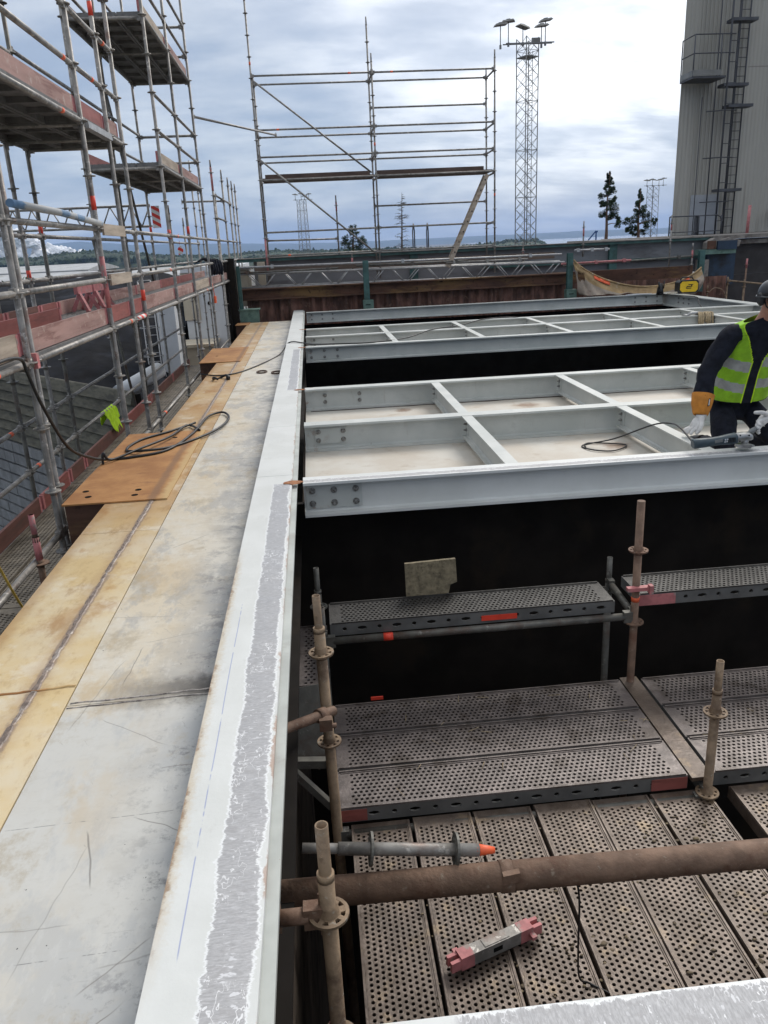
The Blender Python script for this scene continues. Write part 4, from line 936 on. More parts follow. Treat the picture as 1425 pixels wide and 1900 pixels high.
# dirt clods and straw on the planks
m_ = MB(); rd = random.Random(14)
for i in range(620):
    bx_ = rd.choice(((.75,2.2,.16),(.95,2.5,.22),(1.35,2.35,.3),(1.95,2.9,.2),(1.75,2.5,.3),(.9,1.9,.25),(1.6,3.1,.25),(2.3,3.0,.3),(.5,1.9,.2)))
    x = bx_[0] + rd.gauss(0, bx_[2]); y = bx_[1] + rd.gauss(0, bx_[2]*.8)
    if i % 3 == 0: x = .325 + .3265*rd.randint(0,6) + rd.gauss(0,.016); y = rd.choice((1.6,2.0,2.4,2.9,3.38)) + rd.gauss(0,.14)
    if 1.94 < x < 2.10: continue
    if not (.02 < x < 2.9 and 1.35 < y < 3.4): continue
    s_ = rd.uniform(.002, .007)*(1.7 if rd.random() < .12 else 1); lumpy(m_, (x, y, ZN+.004+s_*.1), (s_*1.9, s_*1.3, s_*.45), i, 1, 0, .9, 2.3)
dc = part('mud_clods', m_, simple('mud', (.15,.115,.075), .95, 0, .3, 20, (.22,.17,.10), .5, .6, 12), None, (1.3,2.4,ZN)); tag(dc, 'crumbs of mud scattered over the near planks', 'mud', None, 'stuff')
m_ = MB()
for i in range(26):
    x = rd.uniform(0,2.8); y = rd.uniform(3.5,4.4); a = rd.uniform(0,3.14); L = rd.uniform(.03,.09)
    m_.tube([(x,y,-1.198),(x+L*math.cos(a), y+L*math.sin(a), -1.196)], .0018, 4)
dc = part('straw_litter', m_, M['rope'], None, (1.3,4,-1.2)); tag(dc, 'thin straws lying on the upper planks', 'straw', None, 'stuff')

# ------------------------------------------------------------------ walkway scaffold on the left
ws = thing('walkway_scaffold', 'tall tube scaffold with walkways along the left side of the roof edge', 'scaffold', (-2.6,12,-15))
XI, XO = -2.06, -3.15
Lz = (-1.03, .91, 2.85, 4.78)
def standard(parent, x, y, z0, z1, mat='tube', lean=0.0, ros0=None, n=9):
    m_ = MB(); m_.tube([(x,y,z0),(x,y,z1-.17)], .0242, n); m_.tube([(x,y,z1-.17),(x,y,z1)], .019, n)
    m_.tube([(x,y,z1-.2),(x,y,z1-.165)], .026, n)
    z = (ros0 if ros0 is not None else .91 - .485*40)
    while z < z1-.15:
        if z > z0: m_.cyl((x,y,z), (0,0,1), .061, .010, 12); m_.tube([(x,y,z-.03),(x,y,z+.03)], [.026,.026], n)
        z += .485
    return part('standard', m_, M[mat], parent)
def ledger(parent, p, q, name='ledger', mat='tube', r_=.0242, n=9, head=True):
    m_ = MB(); p = V(p); q = V(q); d = (q-p).normalized()
    m_.tube([p + d*.05, q - d*.05], r_, n)
    if head and abs(d.z) < .5:
        wedge_head(m_, p + d*.05, d); wedge_head(m_, q - d*.05, -d)
    return part(name, m_, M[mat], parent)
def tape(parent, c, axis, mat='tape', r_=.0256, L=.075):
    m_ = MB(); m_.cyl(c, axis, r_, L, 10); return part('tape_band', m_, M[mat], parent)
YS = [3.4, 5.96, 8.54, 9.63, 10.33, 12.88, 14.95, 17.45, 20.0]
TOP = [4.1, 6.2, 6.4, 6.8, 6.6, 7.2, 7.4, 7.6, 2.9]
IN, OUT = [], []
for i, (y, tz) in enumerate(zip(YS, TOP)):
    if i > 0: IN.append(standard(ws, XI, y, -7, tz, 'tube'))
    OUT.append(standard(ws, XO, y, -7, tz - (.2 if i else 1.5), 'tube' if i % 2 else 'tube_dark'))
IN.append(standard(ws, XI-.02, 6.12, -7, 4.4, 'tube')); 
standard(ws, XI+.03, 5.36, -1.1, -.05, 'tube_rust', ros0=-.41); tape(ws, (XI+.03,5.36,-.30), (0,0,1), 'pink', L=.17); tape(ws, (XI+.03,5.36,-.12), (0,0,1), 'pink', .0205, .14)
for y, z1 in ((22.1,3.6),(23.75,3.55),(24.9,3.55),(26.0,3.55)): standard(ws, XI, y, -7, z1)
standard(ws, XI-.0, 19.75, -7, 3.6); tape(ws, (XI,19.75,3.2), (0,0,1), 'pink', L=.5)
for y, z1 in ((22.1,2.5),(24.6,4.1),(25.9,3.6)): standard(ws, XO, y, -7, z1)
Y2 = YS + [22.1, 24.9]
for y0, y1 in zip(Y2, Y2[1:]):
    for z in (.91, 1.395, 1.88): ledger(ws, (XI,y0,z), (XI,y1,z), 'ledger' if z < 1 else 'guardrail')
    for z in (1.395, 1.88): ledger(ws, (XO,y0,z), (XO,y1,z), 'guardrail')
    ledger(ws, (XO,y0,.91), (XO,y1,.91), 'ledger')
for y0, y1 in zip(YS, YS[1:]):
    for z in (-.06, -.545): ledger(ws, (XO,y0,z), (XO,y1,z), 'guardrail')
    ledger(ws, (XI,y0,-.40), (XI,y1,-.40), 'ledger')
    ledger(ws, (XO,y0,-1.06), (XO,y1,-1.06), 'ledger')
for y0, y1 in zip(YS[:5], YS[1:5]):
    ledger(ws, (XI,y0,2.85), (XI,y1,2.85)); ledger(ws, (XO,y0,2.85), (XO,y1,2.85))
    for z in (3.325, 3.81): ledger(ws, (XI,y0,z), (XI,y1,z), 'guardrail'); ledger(ws, (XO,y0,z), (XO,y1,z), 'guardrail')
for y0, y1 in zip(YS[4:7], YS[5:8]):
    if y0 > 12:
        for z in (2.85, 4.78): ledger(ws, (XI,y0,z), (XI,y1,z)); ledger(ws, (XO,y0,z), (XO,y1,z))
        for z in (3.33, 3.82, 5.2, 5.7): ledger(ws, (XI,y0,z), (XI,y1,z), 'guardrail')
        for z in (5.2, 5.7): ledger(ws, (XO,y0,z), (XO,y1,z), 'guardrail')
for y0, y1 in zip(YS[4:7], YS[5:8]):
    for z in (3.37, 3.86): ledger(ws, (XO,y0,z), (XO,y1,z), 'guardrail')
for i, y in enumerate(YS):
    for z in (-1.06, .885): ledger(ws, (XO,y,z), (XI,y,z), 'transom')
    if y < 10.5 or 12.5 < y < 18: ledger(ws, (XO,y,2.825), (XI,y,2.825), 'transom')
    if 12.5 < y < 18: ledger(ws, (XO,y,4.755), (XI,y,4.755), 'transom')
    if y > 17 and y < 18:
        for z in (3.33,3.82,5.2,5.7): ledger(ws, (XO,y,z), (XI,y,z), 'guardrail')
ledger(ws, (XI,20.2,2.88), (XI,24.1,2.88), 'guardrail'); ledger(ws, (XO,22.1,2.88), (XI,22.1,2.86), 'transom'); ledger(ws, (XI,20.0,2.38), (XI,22.1,2.38), 'guardrail')
# decks, each plank a part
def simple_plank(parent, x0, x1, y0, y1, z, mat='deck'):
    m_ = MB(); m_.box(x0, x1, y0, y1, z-.012, z)
    m_.box(x0, x0+.03, y0, y1, z-.075, z-.0125); m_.box(x1-.03, x1, y0, y1, z-.075, z-.0125)
    n = max(2, int((y1-y0)/.5))
    for i in range(n+1):
        yy = y0 + .02 + (y1-y0-.04)*i/n; m_.box(x0+.031, x1-.031, yy-.02, yy+.02, z-.06, z-.0125)
    for q in range(1, 6):
        xx = x0 + (x1-x0)*q/6; m_.box(xx-.006, xx+.006, y0+.02, y1-.02, z+.0003, z+.006)
    for i in range(2):
        yy = y0 if i == 0 else y1; m_.box(x0+.031, x1-.031, min(yy, yy+(.02 if i == 0 else -.02)), max(yy, yy+(.02 if i == 0 else -.02)), z-.085, z-.061)
    return part('deck_plank', m_, M[mat], parent)
def deck(y0, y1, z, mat='deck', xs=(-3.13, -2.77, -2.41), w=.345):
    for x in xs: simple_plank(ws, x, x+w, y0+.012, y1-.012, z, mat)
for y0, y1 in zip(Y2, Y2[1:]): deck(y0, y1, .955)
for y0, y1 in zip(YS[:5], YS[1:5]): deck(y0, y1, 2.905)
for y0, y1 in ((12.88,14.95),(14.95,17.45)): deck(y0, y1, 2.905); deck(y0, y1, 4.835)
pk = 0
for y0, y1 in zip(YS, YS[1:]):
    for q, x in enumerate((-3.09, -2.745, -2.40, -1.99)):
        if y0 < 9 and x < -1.95:
            key = 'low%d' % int((y1-y0)*100)
            put_plank(ws, key, (y1-y0-.02, .32, 7, .04, .0125, .07, False), x+.33, y0+.01, -1.0, R(90), (M['lower_deck'], M['lower_deck']))
        else: simple_plank(ws, x, x+.33, y0+.01, y1-.01, -1.0, 'lower_deck')
# toe boards
def toe(x, y0, y1, z, mat, h=.15):
    m_ = MB(); m_.box(x-.016, x+.016, y0+.03, y1-.03, z, z+h)
    m_.box(x-.018, x+.018, y0, y0+.055, z+.004, z+h-.004, 1); m_.box(x-.018, x+.018, y1-.055, y1, z+.004, z+h-.004, 1)
    return part('toe_board', m_, (M[mat], M['pink']), ws)
mats_in = ['toe_pale','toe','toe_red','toe_red','toe','toe','toe_pale','toe','toe']
for (y0, y1), mt in zip(zip(Y2, Y2[1:]), mats_in): toe(XI+.002-.045, y0+.04, y1-.04, .962, mt, .16)
mats_out = ['toe_dark','toe_red','toe_dark','toe_red','toe','toe','toe','toe_red','toe_red','toe']
for (y0, y1), mt in zip(zip(Y2, Y2[1:]), mats_out): toe(XO+.04, y0+.03, y1-.03, .962, mt, .16)
for (y0, y1), mt in zip(zip(YS[:5], YS[1:5]), ('toe','toe','toe_red','toe')): toe(XI-.045, y0+.04, y1-.04, 2.912, mt, .15); toe(XO+.04, y0+.04, y1-.04, 2.912, 'toe_dark', .15)
for (y0, y1), mt in zip(((12.88,14.95),(14.95,17.45)), ('toe_pale','toe')):
    toe(XI-.045, y0+.04, y1-.04, 2.912, mt); toe(XI-.045, y0+.04, y1-.04, 4.842, mt); toe(XO+.04, y0+.04, y1-.04, 4.842, 'toe_dark')
toe(XO+.04, 12.9, 14.9, 2.912, 'toe_red')
for (y0, y1), mt in zip(zip(YS, YS[1:]), ('toe_dark','toe_dark','toe_red','toe_dark','toe_dark','toe_red','toe_dark','toe_dark')): toe(XO+.045, y0+.03, y1-.03, -.994, mt, .17)
# braces
for p, q in (((XO-.05,8.54,-1.0),(XO-.05,10.33,-6.5)),((XO-.05,17.4,.95),(XO-.05,14.95,4.7)),((XO-.05,15.0,-3),(XO-.05,12.9,1.9))):
    m_ = MB(); m_.tube([p, q], .024, 8); part('brace', m_, M['tube_dark'], ws)
# coupled flat pieces and tape on the tubes
for z in (1.395, 1.88):
    m_ = MB(); m_.box(XI+.028, XI+.05, 8.6, 9.58, z-.06, z+.05); part('rail_board', m_, M['toe_pale'], ws)
m_ = MB(); m_.box(XI-.02, XI+.05, 8.62, 9.6, 2.80, 2.86); part('rail_board', m_, M['alu'], ws)
for (i, z) in ((2,2.12),(4,1.15),(3,4.05),(5,1.9),(6,2.0)): tape(IN[i-1], (XI,YS[i],z), (0,0,1), L=.13)
for c in ((XI,7.9,2.85),(XI,8.2,3.325),(XI,9.2,3.325),(XI,9.95,3.81),(XI,5.3,.91),(XI,9.4,.91),(XI,16.6,.91),(XI,12.5,1.395),(XI,13.6,1.88),(XO,8.2,-.06),(XO,9.1,-.06),(XO,8.8,-.545),(XI,10.7,-.40)): tape(ws, c, (0,1,0), 'orange_tape')
for (i, z) in ((4,1.95),(3,1.45),(7,2.1)): tape(OUT[i], (XO,YS[i],z), (0,0,1), L=.12)
m_ = MB(); m_.tube([(XI,9.75,.91),(XI,10.25,.91)], .027, 10); part('striped_tape', m_, M['hazard'], ws)
m_ = MB(); m_.tube([(XI,8.54,1.12),(XI,8.54,1.62)], .0258, 10); part('pink_paint', m_, M['pink'], ws)
m_ = MB(); m_.box(XI-.035, XI+.045, 6.0, 6.06, .86, .97); part('coupler', m_, M['pink'], ws)
# separate pieces hanging on or lying in the walkway scaffold
m_ = MB(); m_.tube([(XI+.05,6.02,1.99),(XI+.05,7.2,1.975),(XI+.05,8.5,1.925)], .029, 12)
solo('wrapped_tube', m_, M['blue'], 'tube wrapped in worn blue film lying on the upper walkway rail', 'tube', (XI+.05,7.3,1.95))
tr = thing('lattice_beam', 'horizontal lattice beam with crossed struts leaving the walkway scaffold to the left', 'lattice beam', (-5,16.3,2.2))
a0, a1 = V((-3.12,17.5,2.58)), V((-9.2,13.4+.6,2.72)); b0, b1 = a0 + V((0,0,-.40)), a1 + V((0,0,-.40))
a1 = V((-4.96-2.2,14.77-2.2,2.58)); a1 = V((-9.0,18.9,2.66)); b1 = a1 - V((0,0,.4))
m_ = MB(); m_.tube([a0,a1], .024, 8); part('chord', m_, M['tube'], tr); m_ = MB(); m_.tube([b0,b1], .024, 8); part('chord', m_, M['tube'], tr)
m_ = MB()
for i in range(14):
    u0, u1 = i/14, (i+1)/14; P = (a0.lerp(a1,u0), b0.lerp(b1,(u0+u1)/2), a0.lerp(a1,u1)); m_.tube([P[0], P[1]], .014, 6); m_.tube([P[1], P[2]], .014, 6)
part('struts', m_, M['tube'], tr)
m_ = MB(); m_.box(-3.09, -2.93, 17.43, 17.455, 2.14, 2.56)
solo('striped_board', m_, M['hazard'], 'red and white striped warning board on the end of the lattice beam', 'warning board', (-3.0,17.44,2.35))
m_ = MB(); m_.prism([(0,0),(.09,.02),(.11,.1),(.06,.2),(-.01,.13)], (-2.78,18.3,1.60), (1,0,0), (0,0,1), (0,.012,0)); m_.tube([(-2.74,18.31,1.78),(-2.73,18.31,2.05)], .004, 4)
solo('warning_flag', m_, M['hazard'], 'small red and white tag hanging by a thread in the scaffold', 'tag', (-2.74,18.3,1.6))
for (c, lab, L) in (((-2.95,11.0,.962),'pink trestle barrier on the walkway deck, the left one',.55),((-2.93,11.75,.962),'pink trestle barrier on the walkway deck, nearer its end',.6)):
    o = thing('trestle_barrier', lab, 'barrier', c, 'pink barriers on the walkway'); x, y, z = c
    m_ = MB(); m_.beam((x-.02,y-L/2,z+.27),(x+.02,y+L/2,z+.27), .05, .10); part('bar', m_, M['pink'], o)
    for s_ in (-1,1):
        m_ = MB(); m_.beam((x,y+s_*(L/2-.06),z+.22),(x+.1,y+s_*(L/2-.02),z), .045, .045); m_.beam((x,y+s_*(L/2-.06),z+.22),(x-.1,y+s_*(L/2-.02),z), .045, .045); part('leg', m_, M['pink'], o)
o = thing('board_stack', 'red toe boards with pink ends standing loose inside the walkway', 'toe board', (-2.75,7.6,.962))
for (y0,y1,mt) in ((4.6,6.6,'toe'),(6.65,7.9,'toe_red'),(7.95,9.0,'toe_red')):
    m_ = MB(); m_.box(-2.72,-2.69,y0+.03,y1-.03,.964,1.12); m_.box(-2.725,-2.685,y0,y0+.05,.97,1.11,1); m_.box(-2.725,-2.685,y1-.05,y1,.97,1.11,1); part('board', m_, (M[mt], M['pink']), o)
# cables
def cable(pts, r_, mat, label, sub=6, name='cable', cat='cable', grp=None):
    P = [V(p) for p in pts]; out = []
    for i in range(len(P)-1):
        p0 = P[max(i-1,0)]; p1 = P[i]; p2 = P[i+1]; p3 = P[min(i+2,len(P)-1)]
        for j in range(sub):
            u = j/sub; out.append(.5*((2*p1) + (p2-p0)*u + (2*p0-5*p1+4*p2-p3)*u*u + (3*p1-p0-3*p2+p3)*u**3))
    out.append(P[-1]); m_ = MB(); m_.tube(out, r_, 8); return solo(name, m_, M[mat], label, cat, tuple(P[0]), grp)
zc_ = ZP + .026
cable([(-2.02,4.9,.97),(-2.02,5.35,1.0),(-2.015,5.68,.97),(-2.01,5.75,.86),(-2.0,5.9,.6),(-2.0,6.3,.2),(-1.98,6.8,-.02),(-1.93,7.15,zc_+.005),(-1.75,7.2,zc_),(-1.45,7.4,zc_),(-1.3,8.1,zc_),(-1.25,8.9,zc_),(-1.1,9.1,zc_),(-1.0,8.7,zc_),(-1.1,8.1,zc_),(-1.4,7.55,zc_),(-1.65,7.35,zc_+.02),(-1.85,7.5,zc_),(-1.8,7.9,zc_),(-1.55,8.25,zc_),(-1.35,8.6,zc_)], .0125, 'black', 'thick black cable draped from the walkway rail and coiled on the brown bracket plate')
cable([(-1.97,7.05,-.8),(-1.965,7.05,-.3),(-1.95,7.05,-.05),(-1.9,7.1,zc_+.012),(-1.7,7.4,zc_+.03),(-1.5,7.9,zc_+.02),(-1.42,8.5,zc_),(-1.25,8.2,zc_)], .0115, 'black', 'black cable end hanging over the edge of the brown bracket plate')
cable([(-1.78,12.3,ZP+.03),(-1.5,12.1,ZP+.015),(-1.2,12.3,ZP+.012),(-.9,13.1,ZP+.012),(-.62,14.2,ZP+.02),(-.45,14.6,.012),(-.2,14.4,.012),(-.05,14.1,.014),(.5,13.95,.012),(1.0,13.9,.012),(1.7,14.6,-.02),(2.3,15.5,.012),(3.0,16.3,-.02),(3.6,16.95,.012),(4.3,17.05,.012),(4.6,17.1,-.1)], .011, 'black', 'thin black cable running across the girder and along the farther beam grid')
cable([(-2.02,4.3,.95),(-2.03,4.35,.4),(-2.0,4.55,.0),(-1.98,4.8,-.5),(-1.97,5.1,-.9)], .008, 'wire', 'yellow cable hanging down beside the short pink standard at the left edge')
cable([(2.42,6.9,-.25),(2.5,7.05,-.25),(2.8,6.9,-.25),(2.62,6.72,-.25),(2.45,6.8,-.25),(2.42,6.98,-.25),(2.65,6.8,-.16),(2.85,6.45,.03),(2.92,6.25,.08),(2.86,5.95,.11),(2.80,5.62,.085)], .007, 'black', 'flex of the grinder looping over the floor plate')
cable([(9.3,21.2,.03),(9.5,20.4,.02),(9.58,19.6,.02),(9.5,19.3,-.1),(9.3,18.7,-.25),(9.0,18.5,-.6)], .012, 'black', 'black welding cable over the right side girder')
cable([(.80,2.33,-.60),(.815,2.22,-.66),(.83,2.24,-.95),(.87,2.32,-1.2),(.93,2.36,ZN+.012),(1.0,2.30,ZN+.010),(1.05,2.22,ZN+.010)], .004, 'black', 'thin black wire hanging from the rusty pipe onto the planks', 8, 'black_wire', 'wire')
# hi-vis garment over the rail
def cloth_over(c, n=16, label='', seed=1):
    x, y, z = c; m_ = MB(); rings = []
    for i in range(n+1):
        yy = y - .26 + .62*i/n; e = min(1, 3.2*min(i, n-i)/n + .25); row = []
        for j in range(13):
            s_ = (j-6)/6; side = 1 if s_ > 0 else -1
            drop = max(0, abs(s_)-.22)*.34*e*(1.15 if side > 0 else .7)*(1 + .28*math.sin(i*1.9+side))
            xx = x + side*min(abs(s_), .22)/.22*.034 + side*drop*.28 + .018*math.sin(i*1.5 + j*.6); row.append(V((xx, yy + .05*drop*side, z + .034*math.cos(min(1,abs(s_)/.22)*1.57) - drop)))
        rings.append(row)
    m_.loft(rings, False, 0, True, False, False); o = solo('hi_vis_vest', m_, M['hivis'], label, 'vest', c)
    sm_ = o.modifiers.new('thick', 'SOLIDIFY'); sm_.thickness = .006; sb_ = o.modifiers.new('smooth', 'SUBSURF'); sb_.levels = sb_.render_levels = 1
cloth_over((XO,12.0,-.545), 18, 'bright yellow hi-vis garment hung over a lower scaffold rail')
m_ = MB(); rg = random.Random(6)
for i in range(5): m_.tube([(XI-.05+.04*i, 18.0+.1*i, 1.45+.03*math.sin(i)), (XI-.04+.04*i, 18.1+.1*i, 1.32-.05*(i%3)), (XI-.05+.05*i, 18.2+.05*i, 1.15)], [.05,.07,.02], 7)
m_.tube([(XI-.3,17.6,1.42),(XI-.15,17.8,1.5),(XI-.05,18.1,1.46)], [.01,.03,.05], 7)
solo('dark_rag', m_, M['cloth'], 'dark rag knotted over the far walkway rail', 'rag', (XI,18.1,1.3))
m_ = MB(); m_.box(XI+.02, XI+.06, 17.45, 17.62, .60, .74); m_.tube([(XI+.04,17.5,.74),(XI+.02,17.48,1.0)], .008, 5)
solo('orange_tag', m_, M['orange_tape'], 'orange box tag tied below the far walkway', 'tag', (XI,17.5,.66))

# ------------------------------------------------------------------ wall, coal and white building below the walkway
wl = thing('boarded_wall', 'weathered wall of overlapping boards above grey blocks, behind the lower scaffold', 'wall', (-3.7,15.3,-8))
p0 = V((-3.55,15.5,-.86)); dw = V((-math.sin(R(41)), math.cos(R(41)), 0)); nw = V((-dw.y, dw.x, 0)); nw = -nw if nw.dot(V((3.5,-15.5,0))) < 0 else nw
Lw = 24
for i in range(7):
    z1 = -.86 - .255*i; m_ = MB()
    m_.prism([(-.02, 0), (.0, -.02), (.075, -.235), (.06, -.25), (-.05, -.25), (-.05, 0)], p0 + V((0,0,-.255*i)) , nw, (0,0,1), dw*Lw); part('board', m_, M['board'], wl)
m_ = MB(); m_.obox(p0 + dw*Lw/2 - nw*.12 + V((0,0,-3.5)), dw*Lw/2, nw*.05, V((0,0,3.45))); part('backing', m_, M['soot'], wl)
bl = thing('block_wall', 'grey blockwork courses under the boarded wall', 'wall', tuple(p0 + V((0,0,-7))))
m_ = MB(); rg = random.Random(2)
for i in range(14):
    zt = -.86 - 1.79 - .30*i - .03; u = rg.uniform(-.6, 0)
    while u < Lw:
        w = .58; c_ = p0 + dw*(u + w/2) + nw*(.02 + rg.uniform(0,.02)); c_.z = zt - .125; m_.obox(c_, dw*(w/2-.008), nw*.06, V((0,0,.122))); u += w
part('blocks', m_, M['block'], bl)
m_ = MB(); nx, ny = 70, 60
rows = []
for j in range(ny+1):
    row = []
    for i in range(nx+1):
        u, v = i/nx, j/ny; x = -34 + 29.4*u; y = 17 + 24*v
        s_ = min(1, v*1.35); h = -3.0 + 3.75*s_**.9
        h += .6*mnoise.fractal(V((x*.22,y*.22,0)), .9, 2, 5)*min(1,.25+v)*.55 + .25*mnoise.fractal(V((x*.6,y*.9,2)), .9, 2, 4)*.7
        if v > .93: h -= (v-.93)*60
        if u > .93: h -= (u-.93)*10
        if j == 0 or (V((x,y,0)) - V((-3.55,15.5,0))).dot(nw) > -.9: h = -9
        row.append(V((x, y, h)))
    rows.append(row)
m_.loft(rows, False, 0, True, False, False)
ch = part('coal_heap', m_, M['coal'], None, (-15,28,-6)); tag(ch, 'large blue-black coal heap beyond the walkway scaffold', 'coal', None, 'stuff')
wb = thing('white_building', 'white sheet-metal building with rust stains beyond the far end of the walkway', 'building', (-3.8,31,-15))
m_ = MB(); m_.box(-4.4, -2.55, 29, 36, -15, 1.15); part('wall', m_, M['white'], wb)
m_ = MB(); m_.box(-4.45, -3.9, 28.95, 28.998, -.6, 1.0); part('stained_panel', m_, M['cream'], wb)
m_ = MB(); m_.box(-4.6, -3.4, 27.2, 28.94, -15, -1.35); m_.box(-4.68,-3.3,27.1,28.94,-1.345,-1.25); part('plinth', m_, M['cream'], wb)
m_ = MB(); m_.box(-4.42, -2.5, 28.9, 28.985, 1.0, 1.18); part('eaves', m_, M['white'], wb)
for x, z in ((-3.6,.55),(-3.55,-.05),(-3.0,.6)):
    m_ = MB(); m_.cyl((x,28.99,z), (0,1,0), .07, .02, 12); part('vent', m_, M['soot'], wb)
sw = thing('white_tower', 'narrow white tower with a caged ladder in front of the coal', 'tower', (-5.5,26.5,-15))
m_ = MB(); m_.box(-4.75, -4.2, 25.4, 26.6, -15, .85); part('body', m_, M['white'], sw)
m_ = MB()
for x in (-5.18,-4.80): m_.tube([(x,25.4,-8),(x,25.4,.9)], .02, 6)
for i in range(34): m_.tube([(-5.18,25.4,-8+.27*i),(-4.80,25.4,-8+.27*i)], .013, 5)
part('ladder', m_, M['alu'], sw)
m_ = MB()
for i in range(9):
    z = -6.4 + .85*i; m_.tube([(-5.185,25.4,z),(-5.33,25.0,z),(-4.98,24.75,z),(-4.63,25.0,z),(-4.73,25.4,z)], .012, 5)
for x, y in ((-5.33,25.0),(-4.98,24.75),(-4.63,25.0)): m_.tube([(x,y,-6.4),(x,y,.6)], .01, 5)
part('safety_cage', m_, M['alu'], sw)
m_ = MB(); m_.tube([(-4.0,16.3,-1.0),(-3.35,17.4,-.72)], .17, 16)
solo('white_duct', m_, M['white'], 'short white duct at the end of the boarded wall', 'duct', (-3.7,16.8,-.9))
# ------------------------------------------------------------------ far end: green girder, rusty beam, corrugated wall
o = thing('green_girder', 'long grey girder with a teal top edge along the far side', 'steel girder', (5,24.4,.6))
m_ = MB(); m_.box(-2.2, 12.2, 24.2, 24.7, 1.31, 1.385); part('top_flange', m_, M['teal'], o)
m_ = MB(); m_.box(-2.2, 12.2, 24.16, 24.75, 1.388, 1.41); part('cap_strip', m_, M['concrete'], o)
m_ = MB(); m_.box(-1.6, 12.2, 24.42, 24.46, .4, 1.308); part('web', m_, M['greygirder'], o)
m_ = MB(); m_.box(5.2, 12.2, 24.25, 24.41, .80, .87); part('bottom_flange', m_, M['teal'], o)
for x in (3.1, 9.15): 
    m_ = MB(); m_.box(x-.12, x+.12, 24.28, 24.418, .5, 1.306); part('stiffener', m_, M['teal'], o)
o = thing('girder_end', 'pale boxed end of the green girder at the left corner', 'girder end', (-1.9,23,.2))
m_ = MB(); m_.box(-2.05, -1.72, 23.0, 24.1, .15, 1.12); part('box', m_, M['cream'], o)
m_ = MB(); m_.box(-2.15, -1.6, 22.9, 24.15, 1.125, 1.20); m_.box(-2.2,-2.0,22.4,22.9,1.1,1.22); part('cap', m_, M['concrete'], o)
m_ = MB(); m_.box(-1.45, -1.25, 23.6, 23.9, .2, 1.30); m_.box(-1.718,-1.62,23.05,23.2,.2,1.1); part('rib', m_, M['cream'], o)
o = thing('rusty_beam', 'rusty H-beam with an ochre patch lying along the far wall', 'steel beam', (2.6,22.5,.34))
m_ = MB(); m_.box(-1.95, 7.2, 22.45, 22.75, .605, .635); m_.box(-1.95, 7.2, 22.45, 22.75, .33, .355); part('flanges', m_, M['rust'], o)
m_ = MB(); m_.box(-1.95, 7.2, 22.59, 22.61, .3555, .6045); part('web', m_, M['rust'], o)
o = solo('rusty_backing', (lambda m_: (m_.box(6.9, 11.2, 23.3, 23.5, -.1, .62), m_)[1])(MB()), M['rust'], 'dark rusty plate behind the sagging tarpaulin', 'steel plate', (9,23.4,.2))
m_ = MB(); n = 200; P = []
for i in range(n+1):
    x = -1.75 + 13.7*i/n; ph = (x*3.4) % 1; y = 22.62 + (.0 if ph < .4 else (.09 if .5 < ph < .9 else .045)); P.append((x, y))
m_.loft([[V((x,y,-9)), V((x,y,-.3)), V((x,y,.33))] for x, y in P], False, 0, False, False, False)
o = part('corrugated_wall', m_, M['corr'], None, (5,22.6,-.3)); tag(o, 'rust-red corrugated wall below the rusty beam at the far end', 'wall')
# lattice girder lying in front
o = thing('lattice_girder', 'long aluminium lattice girder in front of the grey girder', 'lattice beam', (2.6,22.95,.7))
for y in (22.85, 23.3):
    z0 = .985 if y < 23 else 1.0
    for dz in (0, -.36):
        m_ = MB(); m_.tube([(-1.95,y,z0+.03+dz),(7.2,y,z0-.07+dz)], .027 if dz == 0 else .022, 8); part('chord', m_, M['alu'], o)
    m_ = MB(); x = -1.7
    i = 0
    while x < 7.0:
        zt = z0 + .03 - .1*(x+1.95)/9.15
        m_.tube([(x,y,zt),(x+.33,y,zt-.36)], .016, 6); m_.tube([(x+.46,y,zt-.36),(x+.79,y,zt)], .016, 6); x += 1.0
    part('struts', m_, M['alu'], o)
m_ = MB(); m_.box(-1.5, 7.0, 23.15, 23.19, 1.02, 1.2); solo('plank', m_, M['darkwood'], 'long dirty plank on edge behind the lattice girder', 'plank', (2.7,23.17,1.02))
for (x0, x1, y, z0, z1, mt, lab) in ((-1.9,7.1,22.8,1.19,1.13,'alu','long pale tube above the lattice girder'),(-1.95,.8,22.7,1.05,1.06,'tube_dark','short dark tube clamped to the left end of the lattice girder'),(1.3,4.4,22.7,1.10,1.085,'tube_dark','short tube coupled beside the teal post'),(3.8,6.1,22.7,1.06,1.05,'tube','short tube under the leaning ladder'),(7.2,11.0,23.0,.80,.90,'tube_dark','long dark tube behind the tarpaulin'),(7.4,8.4,22.6,1.22,1.21,'alu','stub of pale tube right of the second teal post'),(7.0,9.0,22.5,.88,.89,'pink','pink tube tied above the tarpaulin')):
    m_ = MB(); m_.tube([(x0,y,z0),(x1,y,z1)], .028, 8)
    for u in (.1,.5,.9):
        xx = x0 + (x1-x0)*u; m_.box(xx-.04, xx+.04, y-.045, y+.045, z0+(z1-z0)*u-.045, z0+(z1-z0)*u+.05)
    solo('scaffold_tube', m_, M[mt], lab, 'tube', (x0,y,z0))
